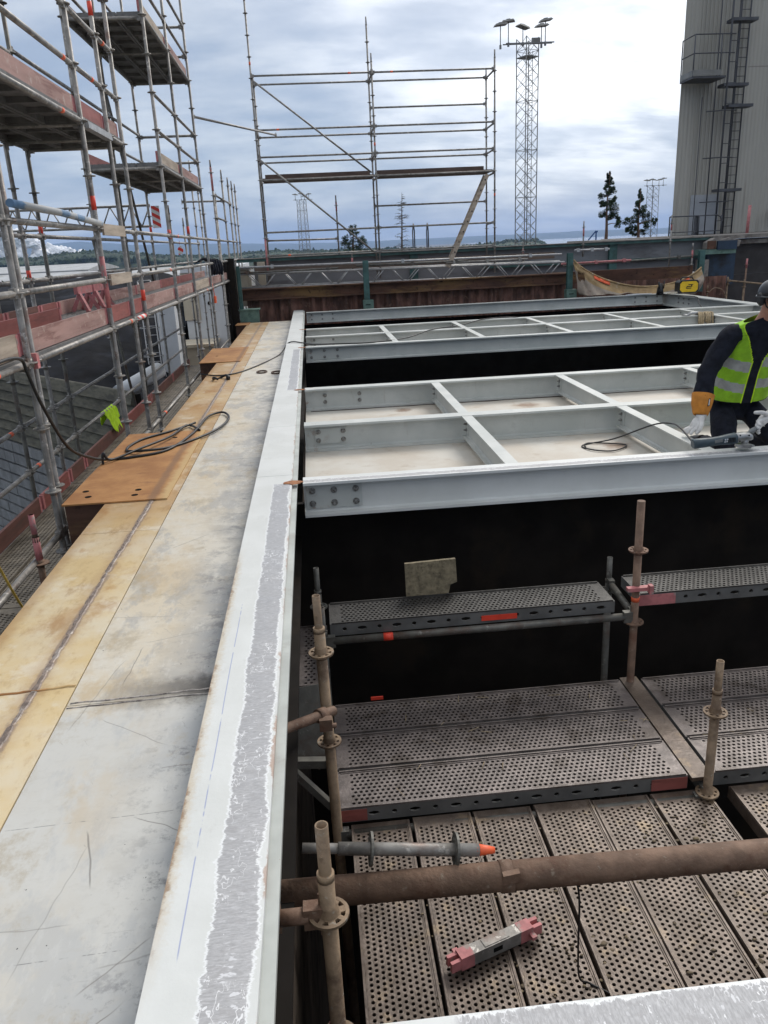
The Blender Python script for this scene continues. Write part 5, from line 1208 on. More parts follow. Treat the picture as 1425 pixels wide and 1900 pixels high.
for (x, z0, z1, lab) in ((1.53,.2,1.23,'teal post in the middle of the far end, beside the end scaffold'),(7.2,.15,1.16,'teal post at the left end of the tarpaulin'),(10.98,-.05,1.06,'teal post right of the yellow welding set')):
    o = thing('teal_post', lab, 'post', (x,22.4,-.3))
    m_ = MB(); m_.box(x-.075, x+.075, 22.30, 22.315, z0, z1); m_.box(x-.075, x+.075, 22.42, 22.435, z0, z1); m_.box(x-.008, x+.008, 22.316, 22.419, z0, z1); part('post', m_, M['teal'], o)
    if x < 10:
        m_ = MB(); m_.prism([(-.14,.20),(.14,.20),(.14,.02),(.11,-.35),(-.11,-.35),(-.14,.02)], (x+.02,22.18,0), (1,0,0), (0,0,1), (0,.24,0)); part('socket', m_, M['mint'], o)
        m_ = MB(); m_.box(x-.06,x+.07,22.172,22.179,.07,.09); part('slot', m_, M['void'], o)
m_ = MB(); m_.box(-2.10, -1.90, 21.35, 21.65, -.6, 1.45); m_.box(-2.16,-2.08,21.2,21.4,-.9,1.42)
o = solo('dark_post', m_, M['soot'], 'tall blackened steel post at the far left corner of the roof edge', 'post', (-2,21.5,-.6))
m_ = MB(); m_.box(-1.86, -1.78, 21.55, 21.63, .1, 1.2); m_.box(-1.895,-1.80,21.72,21.8,-.2,1.25); solo('teal_upright', m_, M['teal'], 'narrow teal upright beside the blackened post', 'post', (-1.82,21.6,.1))
m_ = MB(); m_.box(-1.88, -1.40, 21.45, 21.85, -.22, .14); m_.box(-1.92,-1.36,21.42,21.88,.142,.17); solo('support_box', m_, M['mint'], 'dark green base box at the far left corner', 'base box', (-1.64,21.6,-.22))

# tarpaulin: hung from two posts, sagging, with a folded upper edge
m_ = MB(); nx, ny = 56, 14
def tarp_top(u): 
    x = 7.22 + 3.65*u; return V((x, 22.12 - .18*math.sin(u*3.14), .97 - 1.0*(4*u*(1-u))**.8*.60 - .36*u + .0))
rows = []
for j in range(ny+1):
    v = j/ny; row = []
    for i in range(nx+1):
        u = i/nx; t_ = tarp_top(u); dep = .82*(1-u)**1.3*(1-.45*math.exp(-u*9)) + .34 + .10*math.sin(u*3.14) + .22*max(0, u-.7)/.3
        fold = .09*math.sin(9*u+5*v)*v + .05*math.sin(23*u+2*v)*v + .06*mnoise.noise(V((u*9,v*2.5,1))) + .05*math.sin(14*math.atan2(v+.05,u*4+.02))*math.exp(-u*3)
        q = t_ + V((.10*v*math.exp(-u*6) , -.10*v + fold + .12*math.sin(v*3.1)*-1, -dep*v))
        lim_ = .04 + .05*mnoise.noise(V((u*14,0,3))) - .35*max(0, u-.42)
        q.z = max(q.z, lim_)
        row.append(q)
    rows.append(row)
hole = set()
m_.loft(rows, False, lambda i, j: 0 if i < 4 else 1, True, False, False)
keep = []
for q, fc in enumerate(m_.f):
    c_ = sum((V(m_.v[i]) for i in fc), V((0,0,0)))/len(fc)
    if not (7.33 < c_.x < 7.52 and .42 < c_.z < .66 - (c_.x-7.33)*.4): keep.append(q)
m_.f = [m_.f[q] for q in keep]; m_.m = [m_.m[q] for q in keep]; m_.smooth = [m_.smooth[q] for q in keep]
o = solo('tarpaulin', m_, (M['tarp'], M['tarp_back']), 'torn beige tarpaulin sagging between two teal posts', 'tarpaulin', (9,22.1,.2))
md = o.modifiers.new('thick', 'SOLIDIFY'); md.thickness = .008
for (u0, u1, v0) in ((.15,.22,.0),(.19,.27,.02),(.80,.90,.02)):
    b = MB(); r0 = []
    for i in range(8):
        u = u0 + (u1-u0)*i/7; t_ = tarp_top(u); r0.append([t_ + V((0,-.03 - .02*math.sin(i),-.01)), t_ + V((0,-.10-.015*math.sin(i*1.5),-.10-.05*v0))])
    b.loft(r0, False, 0, True, False, False); q = part('red_marking', b, M['orange_tape'], o); sd_ = q.modifiers.new('thick', 'SOLIDIFY'); sd_.thickness = .004
m_ = MB(); m_.tube([tuple(tarp_top(i/24) + V((0,-.02,.012))) for i in range(25)], .022, 7); part('rolled_edge', m_, M['tarp'], o)

# yellow welding set on the frame corner
w_ = thing('welding_machine', 'yellow welding set with a black case and carrying handle on the far frame corner', 'welding machine', (10.05,21.15,.0))
x, y, z = 10.05, 21.05, .02
def octo(hw, hh, c): return [(-hw+c,-hh),(hw-c,-hh),(hw,-hh+c),(hw,hh-c),(hw-c,hh),(-hw+c,hh),(-hw,hh-c),(-hw,-hh+c)]
m_ = MB(); m_.prism(octo(.275,.165,.05), (x,y,z+.165), (1,0,0), (0,0,1), (0,.26,0)); part('case', m_, M['black'], w_)
m_ = MB(); m_.prism(octo(.245,.135,.06), (x,y-.012,z+.165), (1,0,0), (0,0,1), (0,.0118,0)); pf = part('front_panel', m_, M['yellow'], w_)
m_ = MB()
for a, b, c_, d_ in ((-.085,-.05,.05,-.028),(-.06,-.005,.075,.018),(-.035,.04,.095,.06)):
    m_.prism([(a,b),(c_,b),(c_+.02,b+.022),(a+.02,b+.022)], (x,y-.0155,z+.165), (1,0,0), (0,0,1), (0,.0032,0))
m_.prism([(-.085,-.028),(-.06,-.028),(-.03,.018),(-.055,.018)], (x,y-.0155,z+.165), (1,0,0), (0,0,1), (0,.0032,0)); m_.prism([(.03,-.005),(.058,-.005),(.088,.04),(.06,.04)], (x,y-.0155,z+.165), (1,0,0), (0,0,1), (0,.0032,0))
part('emblem', m_, M['black'], pf)
m_ = MB(); m_.tube([(x-.2,y+.12,z+.32),(x-.15,y+.12,z+.40),(x+.12,y+.12,z+.40),(x+.18,y+.12,z+.32)], .018, 8); part('handle', m_, M['black'], w_)
m_ = MB(); m_.tube([(9.35,21.25,.0),(9.35,21.25,.16),(9.38,21.25,.3)], [.10,.08,.03], 9); m_.tube([(9.30,21.2,.14),(9.28,21.2,.34)], .022, 6); m_.tube([(9.42,21.2,.16),(9.43,21.2,.36)], .018, 6); solo('black_bag', m_, M['black'], 'small black tool bag left of the welding set', 'bag', (9.35,21.25,0))
m_ = MB(); m_.beam((9.45,21.0,.035),(9.75,21.1,.05), .05, .03); solo('wood_offcut', m_, M['cream'], 'pale wood offcut beside the welding set', 'offcut', (9.6,21.05,.03))
m_ = MB(); m_.prism([(0,0),(.5,-.05),(.75,.05),(.3,.12)], (8.55,21.62,.001), (1,0,0), (0,1,0), (0,0,.02)); solo('white_sheet_piece', m_, M['white'], 'small white sheet lying on the farthest cross beam', 'sheet', (8.9,21.65,0))
# rope bundle
rp = thing('rope_bundle', 'bundle of tan rope wound over the farther grid beam', 'rope', (7.75,15.45,0))
m_ = MB(); rg = random.Random(9)
for i in range(7):
    x = 7.62 + .045*i + rg.uniform(-.01,.01); dz = -.12 - rg.random()*.14
    m_.tube([(x,15.40,dz),(x+.01,15.42,-.02),(x+.015,15.47,.035),(x+.02,15.56,.04),(x+.01,15.64,-.01),(x,15.66,dz*.8)], .024, 7)
part('coils', m_, M['rope'], rp)
m_ = MB(); m_.tube([(7.40,15.47,.02),(7.5,15.5,.045),(7.62,15.5,.04)], .028, 8); m_.tube([(7.28,15.46,.02),(7.36,15.52,.03),(7.43,15.46,.02),(7.36,15.42,.02)], .014, 6, closed=True, caps=False); part('hook', m_, M['alu'], rp)

# ------------------------------------------------------------------ end scaffold (free-standing frame)
es = thing('end_scaffold', 'open tube scaffold frame with a plank level standing at the far end against the sky', 'scaffold', (2,23,.7))
YF, YB = 22.95, 24.0
SX = (-1.13, 1.98, 5.22)
k_ = YF/22.5
def fz(z): return CAMZ + (z-CAMZ)*k_
for i, (x, zt, zb) in enumerate(zip(SX, (7.6, 6.2, 6.2), (5.9, 7.25, 5.95))):
    standard(es, x, YF, .72, fz(zt), 'tube', ros0=fz(5.72)-.485*12); standard(es, x, YB, .75, fz(zb), 'tube', ros0=fz(5.72)-.485*12)
standard(es, SX[0]-.03, YF+.05, .9, fz(5.95), 'pink', ros0=fz(5.72)-.485*12) if False else None
for a, b in zip(SX, SX[1:]):
    first = a < 0
    for z in (5.77, 4.53, 3.89, 3.34, 2.05, 1.46):
        ledger(es, (a,YF,fz(z)), (b,YF,fz(z)), 'ledger')
    for z in ((5.77, 4.5, 3.87) if first else (5.77, 5.13, 4.49, 3.87, 2.66)):
        ledger(es, (a,YB,fz(z)-.02), (b,YB,fz(z)-.02), 'ledger')
for x in SX:
    for z in (5.75, 4.51, 3.88, 3.30, 2.05): ledger(es, (x,YF,fz(z)), (x,YB,fz(z)-.02), 'transom')
for a, b in zip(SX, SX[1:]):
    for q in range(3): 
        m_ = MB(); m_.box(a+.06, b-.06, YF+.04+.33*q, YF+.04+.33*q+.31, fz(3.33), fz(3.33)+.06); part('deck_plank', m_, M['rusttrim'], es)
    m_ = MB(); m_.box(a+.1, b-.08, YB-.02, YB+.02, fz(3.36), fz(3.36)+.20); part('toe_board', m_, M['rusttrim'], es)
for p, q in (((SX[0]+.05,YF-.04,fz(5.65)),(1.86,YF-.04,fz(3.42))),((SX[0]+.05,YF-.04,fz(3.83)),(SX[1]-.1,YF-.04,fz(1.4)))):
    m_ = MB(); m_.tube([p,q], .024, 8); part('brace', m_, M['tube'], es)
ledger(es, (XI,17.45,4.16), (-.6,YF,fz(4.40)), 'tie_tube')
for c, ax in (((-1.13,YF,fz(6.05)),(0,0,1)),((-.55,YF,fz(4.53)),(1,0,0)),((2.5,YF,fz(5.77)),(1,0,0)),((1.98,YF,fz(4.1)),(0,0,1)),((5.22,YF,fz(2.75)),(0,0,1)),((-.5,YF,fz(1.46)),(1,0,0)),((1.4,YF,fz(5.77)),(1,0,0))): tape(es, c, ax, 'orange_tape')
m_ = MB(); m_.tube([(SX[0],YF,fz(1.0)),(SX[0],YF,fz(1.9))], .0262, 9); part('pink_paint', m_, M['pink'], es)
ll = thing('leaning_ladder', 'pale ladder leaning against the right bay of the end scaffold', 'ladder', (4.0,22.9,.9))
a, b = V((3.86,22.75,fz(.95))), V((5.0,22.88,fz(3.25))); dL = (b-a).normalized()
for s_ in (0, .30):
    m_ = MB(); m_.beam(a + V((0,s_,0)), b + V((0,s_,0)), .035, .11, (1,0,.5)); part('stile', m_, M['toe_pale'], ll)
n = 9
for i in range(n):
    c_ = a.lerp(b, (i+.5)/n); m_ = MB(); m_.tube([c_ + V((0,-.03,0)), c_ + V((0,.32,0))], .02, 6); part('rung', m_, M['black'], ll)
# standards rising around the girder
for (x, y, z0, z1, mt, lab) in ((.9,24.1,1.41,3.0,'tube','short pink-topped standard left of the round pine'),(8.15,24.1,1.0,2.0,'tube','single standard above the tarpaulin'),(10.6,23.6,.5,2.05,'tube','standard beside the handrail of the clad tower'),(11.2,23.4,.3,1.25,'tube','low standard left of the third teal post'),(6.2,23.6,.9,1.5,'tube','short standard between ladder and second teal post'),(1.22,23.2,1.0,1.5,'tube','stub standard left of the middle teal post')):
    o = thing('scaffold_standard', lab, 'scaffold tube', (x,y,z0)); standard(o, x, y, z0, z1, mt, ros0=z0+.35)
    m_ = MB(); m_.tube([(x,y,z1-.42),(x,y,z1-.19)], .0256, 9); part('painted_top', m_, M['pink'], o)
    if x < 1: ledger(o, (-1.15,24.1,fz(1.86)), (x,24.1,fz(1.83)), 'ledger')
# low railing by the charcoal wall
o = thing('low_railing', 'low tube railing in front of the charcoal wall on the right', 'railing', (12.5,22.6,-1))
for (x, zt) in ((11.88,.3),(12.38,.2)): standard(o, x, 22.5, -2, zt, 'tube_pit', ros0=zt-.2)
standard(o, 12.62, 22.9, -2, .75, 'tube_rust', ros0=.1); standard(o, 11.25, 22.4, -2, .1, 'tube_pit', ros0=-.08)
ledger(o, (11.88,22.5,.2), (14.2,22.5,-.12), 'ledger', 'tube_pit')
m_ = MB(); m_.tube([(12.62,22.9,.5),(12.62,22.9,.76)], .0262, 9); part('painted_top', m_, M['pink'], o)
cable([(11.3,22.4,-.1),(11.45,22.4,.02),(11.7,22.4,-.05),(11.85,22.45,-.3)], .012, 'tube_pit', 'grey hose looped beside the low railing')

# charcoal wall, slab edge, clad tower --------------------------------------------
o = thing('charcoal_wall', 'charcoal sheet wall with a navy section under the clad tower', 'wall', (14,24.3,-9))
m_ = MB(); m_.box(12.25, 22, 24.3, 24.5, -9, .25); m_.box(12.25,22,24.3,24.5,.262,1.30); part('sheet', m_, M['darkwall'], o)
m_ = MB(); m_.box(12.0, 12.9, 24.1, 24.29, -.02, .95); part('navy_section', m_, M['navy'], o)
m_ = MB(); m_.box(12.95, 22, 24.12, 24.29, 1.15, 1.27); part('pale_rail', m_, M['concrete'], o)
m_ = MB(); m_.box(11.7, 11.98, 23.9, 24.2, -1.5, .75); part('mouldy_post', m_, M['concrete'], o)
o = thing('broken_slab_corner', 'broken concrete corner with rusty bearings where girder and wall meet', 'concrete block', (12.2,24.0,1.0))
m_ = MB(); m_.prism([(0,0),(1.0,.03),(1.05,.2),(.7,.3),(.45,.24),(.25,.3),(.02,.18)], (11.85,23.85,1.06), (1,0,0), (0,0,1), (0,.3,0)); part('corner', m_, M['concrete'], o)
m_ = MB(); m_.box(11.85,12.1,23.8,23.845,1.05,1.28); part('rusty_plate', m_, M['rust'], o)
m_ = MB(); m_.box(12.15, 12.75, 23.78, 23.84, 1.02, 1.27); part('dark_plate', m_, M['navy'], o)
m_ = MB(); m_.box(11.6, 12.75, 23.82, 24.1, .9, 1.04); part('teal_shelf', m_, M['mint'], o)
m_ = MB(); m_.box(12.25, 24, 24.0, 34, 1.31, 1.42); m_.box(10.8,12.248,24.76,34,1.29,1.40); solo('roof_slab', m_, M['concrete'], 'weathered concrete roof slab at the foot of the clad tower', 'roof slab', (16,28,1.3))
bt = thing('clad_tower', 'tall grey ribbed-sheet tower with a caged ladder at the right edge', 'tower building', (18,35,1.4))
m_ = MB(); m_.prism([(14.38,32),(26,32),(26,42),(19.3,42)], (0,0,1.43), (1,0,0), (0,1,0), (0,0,14.6)); part('cladding', m_, M['cladding'], bt)
# real ribs on the face
m_ = MB(); x = 15.0
while x < 16.2: m_.box(x, x+.05, 31.965, 31.998, 1.43, 16); x += .15
part('ribs', m_, M['cladding'], bt)
m_ = MB(); m_.box(16.8, 26, 31.90, 31.998, 1.43, 16); m_.box(16.62,16.79,31.94,31.998,1.43,16); part('front_bay', m_, M['cladding'], bt)
m_ = MB(); m_.box(15.05, 16.2, 31.93, 31.963, 1.44, 2.9); part('door_panel', m_, M['panelgrey'], bt)
m_ = MB(); m_.beam((18.35,31.6,2.05),(19.6,31.6,2.12), .3, .28); m_.box(18.28,18.42,31.5,31.895,1.9,2.25); part('outlet_duct', m_, M['rusttrim'], bt)
m_ = MB(); m_.tube([(18.2,31.7,3.42),(19.6,31.7,3.42)], .035, 8); m_.tube([(18.4,31.7,4.95),(19.6,31.7,4.98)], .05, 8); part('rail_tube', m_, M['concrete'], bt)
for x in (18.35, 18.6):
    m_ = MB(); m_.box(x, x+.07, 31.82, 31.898, 2.4, 16); part('downpipe', m_, M['rusttrim'], bt)
cl = thing('caged_ladder', 'dark caged ladder with small platforms climbing the clad tower', 'ladder', (16,31.6,1.42))
m_ = MB()
for x in (16.32, 16.72): m_.tube([(x,31.75,1.42),(x,31.75,14)], .03, 6)
part('stiles', m_, M['ladder_dark'], cl)
m_ = MB()
for i in range(40): m_.tube([(16.32,31.75,1.7+.31*i),(16.72,31.75,1.7+.31*i)], .014, 5)
part('rungs', m_, M['ladder_dark'], cl)
m_ = MB()
for x, y in ((15.42,31.35),(15.72,31.1),(16.12,31.25)): m_.tube([(x,y,1.42),(x,y,14)], .024 if x != 15.72 else .036, 5)
m_.tube([(15.1,31.7,1.42),(15.1,31.7,6.3)], .016, 5)
for i in range(18):
    z = 1.9 + .68*i; m_.tube([(15.72,31.1,z),(16.12,31.25,z+.02),(16.3,31.7,z)], .014, 5)
for z in (2.6, 4.15, 5.75): m_.tube([(15.1,31.3,z),(15.72,31.05,z),(16.2,31.2,z)], .022, 5)
part('safety_cage', m_, M['ladder_dark'], cl)
m_ = MB()
for z, x0 in ((8.65,15.75),(6.55,15.6),(5.85,15.85),(2.95,15.7)):
    m_.box(x0, x0+.95, 31.1, 31.6, z, z+.10)
part('platforms', m_, M['ladder_dark'], cl)
gp = thing('balcony', 'small railed balcony on the left of the caged ladder', 'balcony', (14.8,31.5,6.9))
m_ = MB(); m_.box(14.3, 15.55, 30.9, 31.95, 6.80, 6.87); part('floor', m_, M['ladder_dark'], gp)
m_ = MB(); m_.box(14.28, 15.35, 30.87, 30.897, 6.88, 7.06); m_.box(14.28,14.30,30.9,31.9,6.88,7.06); part('kick_plate', m_, M['lamp'], gp)
m_ = MB()
for x, y in ((14.3,30.9),(15.3,30.9),(14.3,31.9)): m_.tube([(x,y,6.87),(x,y,8.2)], .026, 6)
for z in (8.2, 7.6): m_.tube([(14.3,31.9,z),(14.3,30.9,z),(15.3,30.9,z),(15.9,31.1,z+.03)], .022, 6)
part('railing', m_, M['ladder_dark'], gp)
hr = thing('handrail', 'dark handrail at the foot of the clad tower', 'railing', (14.6,31,1.42))
m_ = MB()
for x in (13.84,15.0,15.9): m_.tube([(x,31,1.42),(x,31,2.12)], .028, 6)
m_.box(14.9,15.05,31.05,31.2,1.42,2.1)
part('posts', m_, M['ladder_dark'], hr)
m_ = MB(); m_.tube([(13.84,31,2.12),(15.7,31,2.12),(15.85,31,2.05),(15.9,31,1.9)], .026, 6); m_.tube([(13.84,31,1.55),(15.9,31,1.55)], .02, 6); part('rails', m_, M['ladder_dark'], hr)
m_ = MB(); m_.tube([(15.6,28.5,1.42),(15.62,28.5,2.35)], .055, 8); solo('pink_post', m_, M['pink'], 'pink painted post stub beside the caged ladder', 'post', (15.6,28.5,1.42))

# ------------------------------------------------------------------ angle grinder
gr = thing('angle_grinder', 'grey-blue angle grinder with a bare metal head lying on the ground-clean front beam', 'angle grinder', (3.0,5.57,.0))
Yg = 5.575
def loft_y(mb, prof, mi=0, n=18):
    """rings along a slanted axis: (x, z, half height, half depth)"""
    rings = []
    for x, z, h, dpt in prof: rings.append([V((x - .12*h*math.sin(6.2832*i/n), Yg + dpt*math.copysign(abs(math.cos(6.2832*i/n))**.75, math.cos(6.2832*i/n)), z + h*math.copysign(abs(math.sin(6.2832*i/n))**.75, math.sin(6.2832*i/n)))) for i in range(n)])
    mb.loft(rings, True, mi, True)
m_ = MB(); loft_y(m_, [(2.782,.075,.030,.028),(2.79,.075,.037,.034),(2.86,.078,.036,.033),(2.93,.082,.033,.031),(3.0,.088,.034,.032),(3.06,.093,.040,.038),(3.115,.098,.042,.040),(3.12,.098,.038,.036)]); gb = part('motor_body', m_, M['tool'], gr)
for i in range(5):
    m_ = MB(); m_.obox((3.045+.012*i, Yg-.0405, .097), V((.003,0,0)), V((0,.002,0)), V((0,0,.018))); part('vent_slot', m_, M['black'], gb)
m_ = MB(); m_.obox((2.97,Yg-.0335,.092), V((.03,0,.004)), V((0,.0015,0)), V((-.002,0,.011))); part('rating_label', m_, M['tool_grey'], gb)
for dx_, dz_ in ((0,0),(.016,.002),(.002,.016),(.018,.018)):
    m_ = MB(); m_.obox((3.018+dx_,Yg-.0372,.084+dz_), V((.005,0,.001)), V((0,.0015,0)), V((-.001,0,.005))); part('white_mark', m_, M['white'], gb)
m_ = MB(); loft_y(m_, [(3.118,.098,.038,.036),(3.15,.103,.036,.034),(3.19,.106,.034,.034),(3.225,.104,.030,.032),(3.245,.10,.020,.024)]); m_.cyl((3.195,Yg,.07), (.08,0,1), .026, .05, 16); gh = part('gear_head', m_, M['toolmetal'], gr)
for p in ((3.135,-.033,.125),(3.135,-.035,.08),(3.205,-.033,.122)):
    m_ = MB(); m_.cyl((p[0],Yg+p[1],p[2]), (0,1,0), .006, .006, 8); part('screw', m_, M['black'], gh)
m_ = MB(); 
pr_ = [(.0,.0)] ; k_ = 28
ring0 = [V((3.2 + .072*math.cos(6.2832*i/k_), Yg + .072*math.sin(6.2832*i/k_), .046)) for i in range(k_)]
m_.cyl((3.2,Yg,.040), (.06,0,1), .066, .004, 32); m_.cyl((3.2,Yg,.046), (.06,0,1), .018, .014, 12); part('grinding_disc', m_, M['tool_grey'], gr)
m_ = MB(); 
for i in range(15):
    a = R(95 + 170*i/14); b = R(95 + 170*(i+1)/14)
    P = [V((3.2 + q*math.cos(t_), Yg + q*math.sin(t_), z_)) for t_ in (a, b) for q, z_ in ((.03,.058),(.074,.056),(.074,.030))]
    m_.add(P, [(0,1,4,3),(1,2,5,4)])
gd_ = part('disc_guard', m_, M['toolmetal'], gr); sd_ = gd_.modifiers.new('thick', 'SOLIDIFY'); sd_.thickness = .003
m_ = MB(); m_.tube([(3.205,Yg+.03,.115),(3.25,Yg+.045,.125),(3.262,Yg+.05,.128),(3.34,Yg+.085,.148),(3.35,Yg+.09,.15)], [.010,.012,.021,.019,.012], 14); part('side_handle', m_, M['tool_grey'], gr)

# ------------------------------------------------------------------ kneeling worker
def skin_mesh(name, verts, edges, radii, mats, parent, root=0, sub=2, flats=None):
    me = bpy.data.meshes.new(name); base = world_loc(parent) if parent else V((0,0,0))
    me.from_pydata([V(v) - base for v in verts], edges, [])
    o = bpy.data.objects.new(name, me); COL.objects.link(o); o.parent = parent
    for m_ in (mats if isinstance(mats, (list,tuple)) else [mats]): me.materials.append(m_)
    sk = o.modifiers.new('skin', 'SKIN'); sk.use_smooth_shade = True
    lay = me.skin_vertices[0].data
    for i, rr_ in enumerate(radii):
        lay[i].radius = rr_ if isinstance(rr_, (tuple, list)) else (rr_, rr_); lay[i].use_root = (i == root)
    ss = o.modifiers.new('sub', 'SUBSURF'); ss.levels = ss.render_levels = sub
    return o
wk = thing('person', 'kneeling worker in navy workwear, lime hi-vis vest and leather gauntlets bending over the front beam', 'person', (3.75,6.5,-.26))
PEL, SP1, CH, NB = V((3.60,6.52,.16)), V((3.615,6.46,.40)), V((3.64,6.38,.66)), V((3.655,6.29,.875))
SR, ER, WR = V((3.40,6.31,.79)), V((3.185,6.25,.47)), V((3.115,6.145,.17))
SLF, ELF, WLF = V((3.95,6.33,.77)), V((3.90,6.02,.42)), V((3.56,5.83,.235))
HR, KR, AR = V((3.50,6.54,.13)), V((3.36,6.17,-.165)), V((3.42,6.66,-.20))
HL, KL, AL = V((3.71,6.54,.13)), V((3.86,6.17,-.165)), V((3.84,6.66,-.20))
HC = V((3.675,6.185,1.065))
verts = [PEL, SP1, CH, NB, V((3.665,6.235,.955)), HC + V((0,-.005,-.035)), HC + V((.002,.012,.045)), V((3.50,6.32,.80)), SR, ER, WR, V((3.83,6.34,.79)), SLF, ELF, WLF, HR, KR, AR, AR + V((0,.12,-.03)), HL, KL, AL, AL + V((0,.12,-.03)), HC + V((-.008,-.085,-.075))]
edges = [(0,1),(1,2),(2,3),(3,4),(4,5),(5,6),(2,7),(7,8),(8,9),(9,10),(2,11),(11,12),(12,13),(13,14),(0,15),(15,16),(16,17),(17,18),(0,19),(19,20),(20,21),(21,22),(5,23)]
radii = [.12,.115,.13,.065,.058,(.078,.088),(.078,.088),.06,.058,.044,.030,.06,.058,.044,.030,.085,.06,.042,.035,.085,.06,.042,.035,.036]
body = skin_mesh('body', verts, edges, radii, M['skin'], wk, 0, 2)
# face
m_ = MB(); m_.tube([HC + V((-.005,-.088,.03)), HC + V((-.006,-.112,-.018)), HC + V((-.006,-.095,-.03))], [.008,.016,.010], 10); part('nose', m_, M['skin'], body)
for s_ in (-1, 1):
    m_ = MB(); m_.cyl(HC + V((s_*.032-.004,-.083,.022)), (0,1,0), .011, .012, 12); part('eye', m_, M['white'], body)
    m_ = MB(); m_.tube([HC + V((s_*.086,.01,.03)), HC + V((s_*.098,.02,.015)), HC + V((s_*.095,.015,-.025)), HC + V((s_*.084,.005,-.035))], [.01,.014,.012,.008], 8); part('ear', m_, M['skin'], body)
m_ = MB(); m_.tube([HC + V((-.028,-.094,-.062)), HC + V((-.004,-.102,-.060)), HC + V((.02,-.094,-.062))], [.004,.007,.004], 8); part('mouth', m_, M['rustpatch'], body)
# jacket and trousers
jk = skin_mesh('jacket', [PEL + V((0,0,.0)), SP1, CH, NB + V((0,0,-.035)), V((3.50,6.32,.795)), SR, SR.lerp(ER,.5), ER, ER.lerp(WR,.5), WR, V((3.84,6.34,.785)), SLF, SLF.lerp(ELF,.5), ELF, ELF.lerp(WLF,.5), WLF, NB + V((.004,-.012,.02))],
    [(0,1),(1,2),(2,3),(2,4),(4,5),(5,6),(6,7),(7,8),(8,9),(2,10),(10,11),(11,12),(12,13),(13,14),(14,15),(3,16)], [(.165,.12),(.155,.115),(.15,.11),.075,.075,.098,.092,.082,.08,.068,.075,.098,.092,.082,.08,.068,.075], M['cloth'], wk, 0, 2)
tx = bpy.data.textures.new('creases', 'CLOUDS'); tx.noise_scale = .09
dm = jk.modifiers.new('creases', 'DISPLACE'); dm.texture = tx; dm.strength = .035; dm.mid_level = .5; dm.texture_coords = 'LOCAL'
tr_ = skin_mesh('trousers', [PEL + V((0,0,.02)), HR, HR.lerp(KR,.5) + V((0,-.02,.02)), KR, KR.lerp(AR,.5), AR, HL, HL.lerp(KL,.5) + V((0,-.02,.02)), KL, KL.lerp(AL,.5), AL],
    [(0,1),(1,2),(2,3),(3,4),(4,5),(0,6),(6,7),(7,8),(8,9),(9,10)], [.13,.11,.115,.092,.08,.065,.11,.115,.092,.08,.065], M['cloth'], wk, 0, 2)
dm = tr_.modifiers.new('creases', 'DISPLACE'); dm.texture = tx; dm.strength = .03; dm.mid_level = .5; dm.texture_coords = 'LOCAL'
for p in (AR, AL):
    m_ = MB(); q = p + V((0,.06,-.02)); m_.tube([q + V((0,-.05,.02)), q + V((0,.04,.0)), q + V((0,.16,-.03)), q + V((0,.2,-.035))], [.055,.055,.046,.03], 12); part('boot', m_, M['black'], wk)
# hi-vis vest
def vest():
    m_ = MB(); n = 200; rings = []; zs = []
    L_ = [(0.02,.268,.185),(.10,.262,.182),(.2,.258,.178),(.3,.255,.174),(.4,.252,.17),(.5,.250,.168),(.6,.250,.164),(.7,.240,.156),(.78,.250,.150),(.85,.258,.138),(.91,.255,.118),(.95,.235,.098),(.98,.20,.084),(1.0,.155,.078)]
    fine = []
    for (a, b) in zip(L_, L_[1:]):
        for q in range(9): u = q/9; fine.append(tuple(a[i]+(b[i]-a[i])*u for i in range(3)))
    fine.append(L_[-1])
    base = PEL + V((0,0,.02)); topv = NB + V((0,.01,.045))
    for (s_, hw, hd) in fine:
        c_ = base.lerp(topv, s_) + V((0, .02*math.sin(s_*3.14), 0)); row = []
        for j in range(n):
            a = 6.2832*j/n - math.pi/2
            w = 1 + .022*mnoise.noise(V((math.cos(a)*2.2, math.sin(a)*2.2 + 5, s_*5))) + .020*mnoise.noise(V((math.cos(a)*4, math.sin(a)*4, s_*9))) + .008*mnoise.noise(V((math.cos(a)*11, math.sin(a)*11, s_*26)))
            ca, sa = math.cos(a), math.sin(a)
            row.append(c_ + V((hw*w*math.copysign(abs(ca)**.8, ca) , hd*w*math.copysign(abs(sa)**.85, sa), .03*ca*ca*(1 if s_ < .8 else 0) - (.05*(s_-.8)/.2*abs(ca) if s_ > .8 else 0))))
        rings.append(row); zs.append(s_)
    def mi(i, j):
        s_ = zs[i]; jj = (min(j, n-1-j) + .5)*56/n          # distance from the front centre line
        vw = .9 + max(0, s_-.50)**1.15*15
        if jj < vw: return 2 if s_ < .52 else 3
        if jj < vw + .28: return 4
        sl = s_ + .012*(jj - 8)*(1 if j < n/2 else -1)*.35
        if .16 < sl < .265 or .40 < sl < .515: return 1
        if .90 > s_ > .70 and 9.8 < jj < 10.5: return 2
        if s_ < .022: return 2
        return 0
    m_.loft(rings, False, mi, True)
    return part('hi_vis_vest', m_, (M['hivis_green'], M['reflect'], M['cloth'], M['cloth'], M['hivis']), wk)
vs_ = vest()
